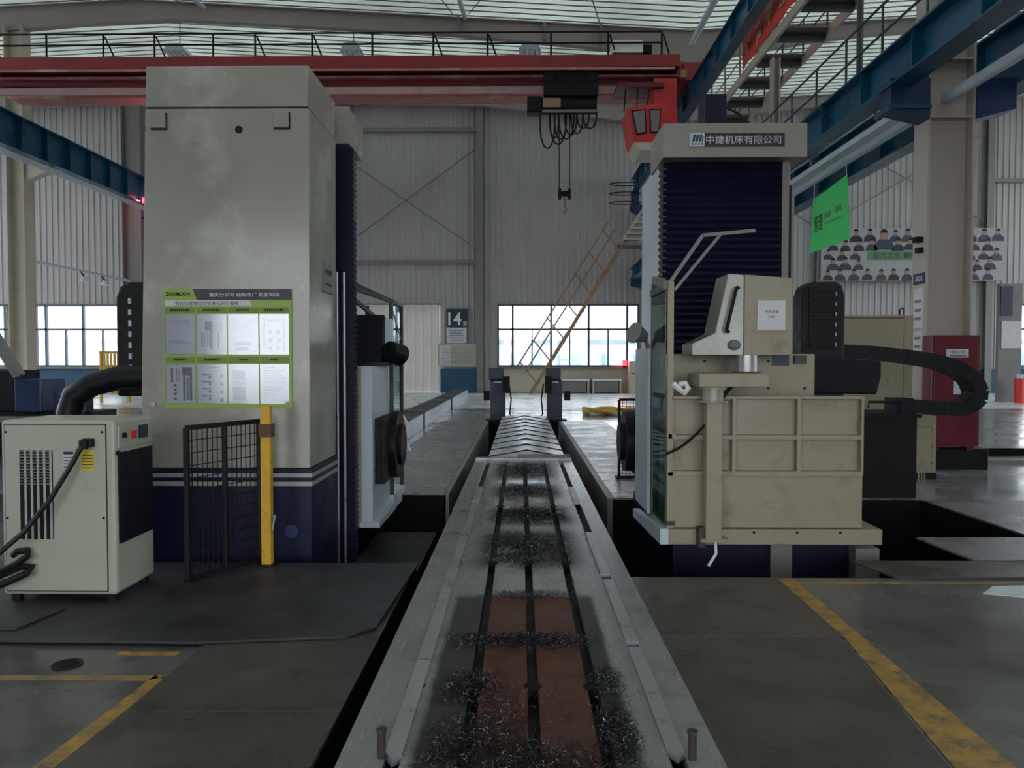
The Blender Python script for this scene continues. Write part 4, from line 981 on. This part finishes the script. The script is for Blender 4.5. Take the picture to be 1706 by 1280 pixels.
pn = MB().prism([(1.42, 1.65), (1.42, 1.745), (1.61, 1.834), (1.715, 2.325), (1.846, 2.315), (1.846, 1.65)], 'y', 6.40, 6.80).build('pendant_side', 'mill', rm, bevel=.006)
pb = MB().prism([(1.850, 1.65), (1.850, 2.318), (2.245, 2.29), (2.25, 1.66), (2.24, 1.65)], 'y', 6.40, 6.80).build('pendant_box', 'mill_warm', rm, bevel=.006)
MB().tube([(1.80, 6.40, 2.205), (1.775, 6.345, 2.205), (1.765, 6.345, 2.19), (1.69, 6.345, 1.86), (1.695, 6.345, 1.845), (1.72, 6.40, 1.845)], .014, 8).build('handle', 'black', pn, smooth=True)
MB().sphere((1.765, 6.385, 1.735), .055, .03, .045).build('knob', 'printgrey', pn, smooth=True)
sh = MB().box(1.955, 2.185, 6.392, 6.40, 1.855, 2.10).build('paper_note', 'paper', pb)
MB().box(1.925, 2.215, 6.385, 6.40, 1.845, 1.86).build('note_holder', 'mill_warm', pb)
text('专机设备', .115, (2.075, 6.390, 2.01), 'print', sh, height=.024); text('2号', .05, (2.07, 6.390, 1.965), 'print', sh, height=.022)
# chain
ck = MB()
for i in range(22):
    t = i / 21; p = Vector((1.475, 6.20, 1.08)).lerp(Vector((1.185, 6.24, .85)), t) + Vector((0, -.01, -.03 * math.sin(math.pi * t)))
    ck.sphere(p, .015, .013, .011, 6, 4)
ck.build('chain', 'black', rm)
MB().tube([(1.62, 6.2, 1.30), (1.66, 6.2, 1.36), (1.70, 6.22, 1.39)], .016, 6).build('chain_end', 'black', rm)
MB().tube([(1.24, 6.27, 1.42), (1.29, 6.25, 1.37), (1.33, 6.25, 1.34), (1.36, 6.26, 1.38), (1.34, 6.27, 1.42), (1.29, 6.28, 1.41)], .025, 6).build('rag', 'white', rm, smooth=True)
# motor box on the right of the carriage
MB().prism([(2.59, 1.30), (3.36, 1.285), (3.40, 1.45), (3.40, 1.60), (2.59, 1.665)], 'y', 7.28, 7.60).build('drive_motor', 'grille', rm, bevel=.02)
# upright carrier, drag chain, saddle
box('saddle', 'navy', rm, 2.62, 3.55, 8.15, 8.84, -1.22, .95)
uc = MB().prism([(3.05, .95), (3.05, 2.30), (3.09, 2.42), (3.16, 2.46), (3.42, 2.46), (3.49, 2.42), (3.52, 2.30), (3.52, .95)], 'y', 8.4, 8.7).build('upright_carrier', 'rubber', rm, bevel=.02)
for i in range(9): box('carrier_rib', 'black', uc, 3.12, 3.44, 8.375, 8.4, 1.75 + .075 * i, 1.80 + .075 * i)
for i in range(6): box('link_pin', 'lightgrey', uc, 3.405, 3.415, 8.372, 8.378, 1.76 + .11 * i, 1.80 + .11 * i)
dc = thing('drag_chain', 'black cable drag chain looping in front of the big column', 'cable carrier', (4.6, 9.3, .9))
path = [(3.50, 1.70), (3.80, 1.72), (4.20, 1.70), (4.60, 1.655), (4.95, 1.60), (5.20, 1.52), (5.38, 1.40), (5.46, 1.27), (5.45, 1.15), (5.36, 1.06), (5.22, 1.03), (4.9, 1.05), (4.58, 1.07)]
pl = [Vector((a, 0, b)) for a, b in path]
def resample(pts, n):
    ds = [0]
    for a, b in zip(pts[:-1], pts[1:]): ds.append(ds[-1] + (b - a).length)
    out = []
    for i in range(n + 1):
        t = ds[-1] * i / n; k = max(j for j in range(len(ds)) if ds[j] <= t + 1e-9); k = min(k, len(pts) - 2)
        out.append(pts[k].lerp(pts[k + 1], (t - ds[k]) / (ds[k + 1] - ds[k])))
    return out
rs = resample(pl, 34)
for i in range(34):
    a, b = rs[i], rs[i + 1]; dd = (b - a); nrm = Vector((-dd.z, 0, dd.x)).normalized() * .08
    e_ = dd * .10
    MB().prism([tuple((a - e_ - nrm).xz), tuple((b + e_ - nrm).xz), tuple((b + e_ + nrm).xz), tuple((a - e_ + nrm).xz)], 'y', 9.15 + .004 * (i % 2), 9.45 - .004 * (i % 2)).build('link', 'rubber', dc)
box('end_bracket', 'black', dc, 4.45, 4.65, 9.15, 9.45, .985, 1.16)
sbx = thing('slide_base', 'dark navy slide base box right of the right machine', 'machine base', (4.3, 9.4, 0))
box('body', 'black', sbx, 4.0, 4.62, 9.0, 9.8, 0, .94); box('top_plate', 'grille', sbx, 3.96, 4.66, 8.97, 9.83, .94, .985)
MB().tube([(4.1, 9.1, 1.05), (4.1, 9.1, 1.12), (4.5, 9.1, 1.12), (4.5, 9.1, .99)], .015, 6).build('cable', 'rubber', sbx)
jb = thing('terminal_cabinet', 'small cream terminal cabinet on the floor below the drag chain', 'cabinet', (5.4, 10.5, 0))
box('body', 'mill_warm', jb, 5.24, 5.60, 10.4, 10.72, .09, .86, bevel=.006)
box('door_gap', 'stud', jb, 5.28, 5.55, 10.397, 10.401, .185, .715)
dj = box('door', 'mill_warm', jb, 5.285, 5.545, 10.392, 10.40, .19, .71, bevel=.003)
for x in (5.29, 5.54):
    for z in (.22, .45, .68): MB().cyl((x, 10.392, z), (x, 10.386, z), .008, 8).build('screw', 'black', dj)
for x in (5.38, 5.42, 5.46): MB().cyl((x, 10.42, 0), (x, 10.42, .2), .012, 6).build('conduit', 'mill_warm', jb)
box('base', 'black', jb, 5.22, 5.62, 10.42, 10.75, 0, .09)
ec = thing('electrical_cabinet', 'tall cream electrical cabinet behind the right machine', 'cabinet', (4.9, 10.8, 0))
box('body', 'mill_warm', ec, 4.36, 5.5, 10.85, 11.3, 0, 2.24, bevel=.006)
box('door_gap', 'black', ec, 4.49, 5.37, 10.846, 10.851, .09, 2.21)
de = box('door', 'mill_warm', ec, 4.5, 5.36, 10.835, 10.85, .1, 2.2, bevel=.004)
MB().tube([(5.3, 10.84, 2.24), (5.3, 10.84, 2.32), (5.33, 10.84, 2.35), (5.36, 10.84, 2.32), (5.36, 10.84, 2.24)], .012, 6).build('lifting_eye', 'black', ec); box('lock', 'black', ec, 4.37, 4.48, 10.82, 10.85, 2.22, 2.29)
# mesh panel by the right spindle
mp = panel('mesh_guard', 'small black wire mesh guard panel behind the right spindle', (1.33, 10.4), (2.0, 10.4), .03, 1.08, .045, .045, ())
for s in (1.33, 2.0): box('foot', 'black', mp, s - .04, s + .04, 10.3, 10.5, .018, .04)

# hydrant cabinet on the column
fb = thing('hydrant_cabinet', 'dark red fire hydrant cabinet standing against the big column', 'fire cabinet', (6.3, 11.4, .3))
box('body', 'darkred', fb, 5.96, 6.66, 11.22, 11.49, .36, 1.975, bevel=.008)
dr_ = box('door', 'darkred', fb, 5.99, 6.63, 11.205, 11.22, .40, 1.94, bevel=.004)
pt = box('sign', 'paper', dr_, 6.155, 6.475, 11.198, 11.205, 1.655, 1.775); text('消火栓', .22, (6.315, 11.197, 1.73), 'print', pt, height=.045); box('sign_print', 'print', pt, 6.2, 6.45, 11.197, 11.198, 1.672, 1.685)
gw = box('window_plate', 'lightgrey', dr_, 6.27, 6.42, 11.198, 11.205, 1.12, 1.36); MB().cyl((6.1, 11.2, 1.45), (6.1, 11.18, 1.45), .012, 8).build('lock', 'chrome', dr_)
box('stand', 'darkred', fb, 6.0, 6.1, 11.25, 11.42, .3, .36); box('stand', 'darkred', fb, 6.5, 6.6, 11.25, 11.42, .3, .36)

# ================================================================== SIGNS AND BANNERS
gb = thing('green_banner', 'bright green hanging banner with dark characters near the silver pipe', 'banner', (6.35, 16, 4.1))
bm_ = MB().add([(6.35, 15.15, 5.24), (6.35, 16.9, 5.10), (6.35, 17.05, 3.97), (6.35, 15.0, 3.97), (6.36, 15.15, 5.24), (6.36, 16.9, 5.10), (6.36, 17.05, 3.97), (6.36, 15.0, 3.97)],
          [(0,1,2,3),(7,6,5,4),(0,4,5,1),(1,5,6,2),(2,6,7,3),(3,7,4,0)]).build('cloth', 'bannergreen', gb)
RX = (math.pi / 2, 0, -math.pi / 2)
text('管理', .46, (6.346, 16.58, 4.55), 'boarddark', gb, rot=RX, height=.36, bold=.004)
MB().box(6.346, 6.349, 15.4, 15.7, 4.60, 4.72).box(6.346, 6.349, 15.9, 16.25, 4.58, 4.70).box(6.346, 6.349, 15.4, 16.25, 4.45, 4.49).build('print', 'postergreen', gb)
MB().cyl((6.355, 15.2, 5.23), (6.355, 15.2, 5.5), .008, 5).cyl((6.355, 16.85, 5.1), (6.355, 16.85, 5.5), .008, 5).build('tie', 'white', gb)

ps = thing('portrait_wall', 'large pale poster of staff portraits with green band on the back wall', 'poster', (19.5, 38.7, 5.5))
PX0, PX1, PZ0, PZ1 = 14.9, 24.0, 5.6, 8.2
box('panel', 'portrait_bg', ps, PX0, PX1, 38.52, 38.56, PZ0, PZ1)
gbnd = box('band', 'postergreen', ps, 17.2, 20.6, 38.51, 38.52, 6.62, 7.08)
text('能为文化', 1.35, (18.15, 38.507, 6.85), 'boarddark', gbnd, height=.3); [box('print', 'darkgreen', gbnd, 18.98 + .36 * k, 19.26 + .36 * k, 38.506, 38.51, 6.72, 6.98) for k in range(4)]
rp = random.Random(5)
def portrait(x, z, s, suit):
    MB().prism([(x - .33 * s, z), (x + .33 * s, z), (x + .30 * s, z + .22 * s), (x + .13 * s, z + .36 * s), (x - .13 * s, z + .36 * s), (x - .30 * s, z + .22 * s)], 'y', 38.512, 38.52).build('portrait', suit, ps)
    o = ps.children[-1]
    pts = [(x + .125 * s * math.cos(t * math.pi / 6), z + .50 * s + .17 * s * math.sin(t * math.pi / 6)) for t in range(12)]
    MB().prism(pts, 'y', 38.508, 38.514).build('face', 'skin', o)
    pts = [(x + .135 * s * math.cos(t * math.pi / 8), z + .52 * s + .17 * s * math.sin(t * math.pi / 8)) for t in range(9)] + [(x - .12 * s, z + .56 * s), (x + .12 * s, z + .56 * s)]
    MB().prism(pts, 'y', 38.504, 38.510).build('hair', 'black', o)
spots = []
for row, (z, s) in enumerate(((7.52, .86), (7.10, .7), (6.62, .72), (6.12, .72), (5.62, .68))):
    x = 15.25 + .25 * (row % 2)
    while x < 23.8:
        ok = not (6.3 < z + .3 < 7.2 and 16.9 < x < 20.8)
        if ok: spots.append((x, z + rp.uniform(-.03, .03), s * rp.uniform(1.0, 1.3)))
        x += .62 + rp.uniform(-.03, .08)
spots += [(18.0, 7.12, 1.5)]
for x, z, s in spots:
    if abs(x - 18.0) < .5 and z > 7.0 and s < 1.3: continue
    if z + .7 * s > PZ1: s = (PZ1 - z) / .71
    portrait(x, z, s, rp.choice(('suit', 'suit', 'suitblue', 'darkgreen')))
sn = thing('bay_sign', 'dark bay number sign reading 14 on the back wall', 'sign', (-3.2, 38.6, 3.3))
box('panel', 'signnavy', sn, -3.76, -2.68, 38.78, 38.84, 3.32, 4.25)
text('14', .66, (-3.34, 38.775, 3.74), 'white', sn, height=.66, bold=.02); text('东', .22, (-2.82, 38.775, 3.5), 'white', sn, height=.24)
nt_ = thing('wall_notice', 'small white printed notice right under the 14 sign', 'notice', (-3.2, 38.7, 2.5))
box('sheet', 'paper', nt_, -3.75, -2.75, 38.78, 38.82, 2.52, 3.28)
for i in range(5): box('print', 'printgrey', nt_, -3.6, -2.9 - .1 * (i % 2), 38.775, 38.78, 2.64 + .12 * i, 2.68 + .12 * i)
wn = thing('wall_chart', 'wide pale chart board above the blue panel on the back wall', 'notice board', (-3.2, 38.7, 1.3))
box('board', 'chiller', wn, -4.2, -2.25, 38.76, 38.84, 1.32, 2.48)
box('sheet', 'paper', wn, -4.1, -3.55, 38.75, 38.76, 1.42, 2.38)
for i in range(8): box('print', 'printgrey', wn, -4.0, -2.5, 38.745, 38.75, 1.52 + .1 * i, 1.54 + .1 * i)
for (x0, x1, z0, z1, m, lab) in ((18.6, 19.35, 2.1, 3.15, 'paper', 'white notice sheet right of the big column'), (18.55, 19.0, 3.35, 4.5, 'signnavy', 'dark narrow bay sign right of the big column')):
    tag(box('wall_notice', m, None, x0, x1, 29.995, 30.035, z0, z1), lab, 'notice')
tag(box('notice_support', 'steelgrey', None, 18.5, 19.4, 30.04, 30.2, 0, 4.6), 'grey post plate behind the notices right of the big column', 'post')
# fire extinguishers by the right wall
fe = thing('fire_extinguisher', 'red fire extinguisher drum by the blue dado at far right', 'fire extinguisher', (18.9, 29.8, 0))
MB().cyl((19.0, 29.5, .0), (19.0, 29.5, .95), .17, 14).build('tank', 'cabred', fe, smooth=True); MB().cyl((19.0, 29.5, .95), (19.0, 29.5, 1.1), .13, 12).build('cap', 'lightgrey', fe, smooth=True)

# ================================================================== THINGS AT THE BACK
for i, (y0, y1) in enumerate(((14.2, 18.2), (18.35, 25.5), (25.7, 33.5))):
    bmx = thing('rail_cover', ['nearest', 'middle', 'farthest'][i] + ' long grey box beam on the floor left of the trench', 'rail cover', (-2.55, (y0 + y1) / 2, 0))
    box('box_beam', 'lightgrey', bmx, -2.85, -2.32, y0, y1, 0, .36, bevel=.01); box('lid', 'plate_dark', bmx, -2.87, -2.30, y0, y1, .36, .385)
    box('end_cap', 'black', bmx, -2.87, -2.30, y0 - .03, y0, 0, .385)
sl = thing('sling_heap', 'heap of yellow lifting slings on the floor behind the right mesh panel', 'sling', (2.6, 22.8, 0))
for i in range(7):
    z = .06 + .05 * (i % 3); pts = [(1.85 + .28 * k + rp.uniform(-.05, .05), 22.7 + .25 * math.sin(k * 1.3 + i) + .05 * i, z + .03 * math.sin(k + i)) for k in range(8)]
    MB().tube(pts, .06, 6).build('sling', 'slingyellow' if i % 3 else 'cream', sl, smooth=True)
for i, x in enumerate((2.7, 4.3)):
    bn_ = thing('bench', ('left' if i == 0 else 'right') + ' grey cabinet bench under the back window', 'bench', (x, 38.3, 0))
    box('seat', 'white', bn_, x - .75, x + .7, 38.15, 38.7, .62, .72); box('body', 'steelgrey', bn_, x - .65, x + .55, 38.25, 38.7, .05, .6)
    box('leg', 'cream', bn_, x - .75, x - .66, 38.2, 38.7, 0, .62); box('leg', 'cream', bn_, x + .6, x + .69, 38.2, 38.7, 0, .62)
lk = thing('tool_locker', 'cream tool locker beside the back column near the right machine', 'cabinet', (6.0, 38.0, 0))
box('body', 'cream', lk, 5.35, 5.8, 38.0, 38.6, 0, 1.6, bevel=.01); box('handle', 'black', lk, 5.45, 5.62, 37.97, 38.0, .98, 1.02)
yb = thing('yellow_barrier', 'yellow slatted barrier in front of the back left window', 'barrier', (-16.0, 30, 0))
for i in range(9): box('slat', 'yellow', yb, -16.5 + .135 * i, -16.42 + .135 * i, 29.9, 29.95, .35, 2.0)
for z in (.4, 1.15, 1.95): box('rail', 'yellow', yb, -16.55, -15.3, 29.95, 30.0, z - .04, z + .04)
for x in (-16.5, -15.4): box('leg', 'yellow', yb, x - .04, x + .04, 29.95, 30.05, 0, .4)
# dark machinery on the far left
ma = thing('lathe', 'dark lathe like machine behind the chiller at the left edge', 'machine', (-8.2, 13, 0))
box('bed', 'black', ma, -9.6, -7.2, 12.8, 13.6, 0, .75, bevel=.02); box('headstock', 'grille', ma, -9.5, -8.5, 12.8, 13.5, .75, 1.45, bevel=.03)
box('guard', 'bluedark', ma, -8.45, -8.0, 12.7, 13.4, .75, 1.3, bevel=.02); box('tailstock', 'black', ma, -7.55, -7.4, 12.9, 13.2, .75, 1.18)
MB().bar((-9.3, 12.7, 2.9), (-8.35, 12.7, 1.35), .14).build('arm', 'steelgrey', ma)
for x in (-8.15, -7.75, -7.35): MB().cyl((x, 12.75, .75), (x, 12.75, 1.1), .06, 10).build('column', 'bluedark', ma)
box('tray', 'steelgrey', ma, -9.8, -5.6, 12.4, 12.78, .60, .68)
for x in (-9.6, -5.8): box('tray_leg', 'steelgrey', ma, x - .05, x + .05, 12.5, 12.6, 0, .6)
# flood lamps on the left pipe
for i, (x, y) in enumerate(((-19.1, 33.5), (-19.1, 35.2))):
    t = thing('flood_lamp', ('nearer' if i == 0 else 'farther') + ' small lamp hanging from the left wall pipe', 'lamp', (x, y, 5.1), 'pipe lamps')
    MB().cyl((x, y, 5.1), (x, y, 5.3), .22, 10, .1).build('shade', 'lightgrey', t, smooth=True); MB().cyl((x, y, 5.3), (x - .18, y, 5.55), .03, 6).build('arm', 'black', t)
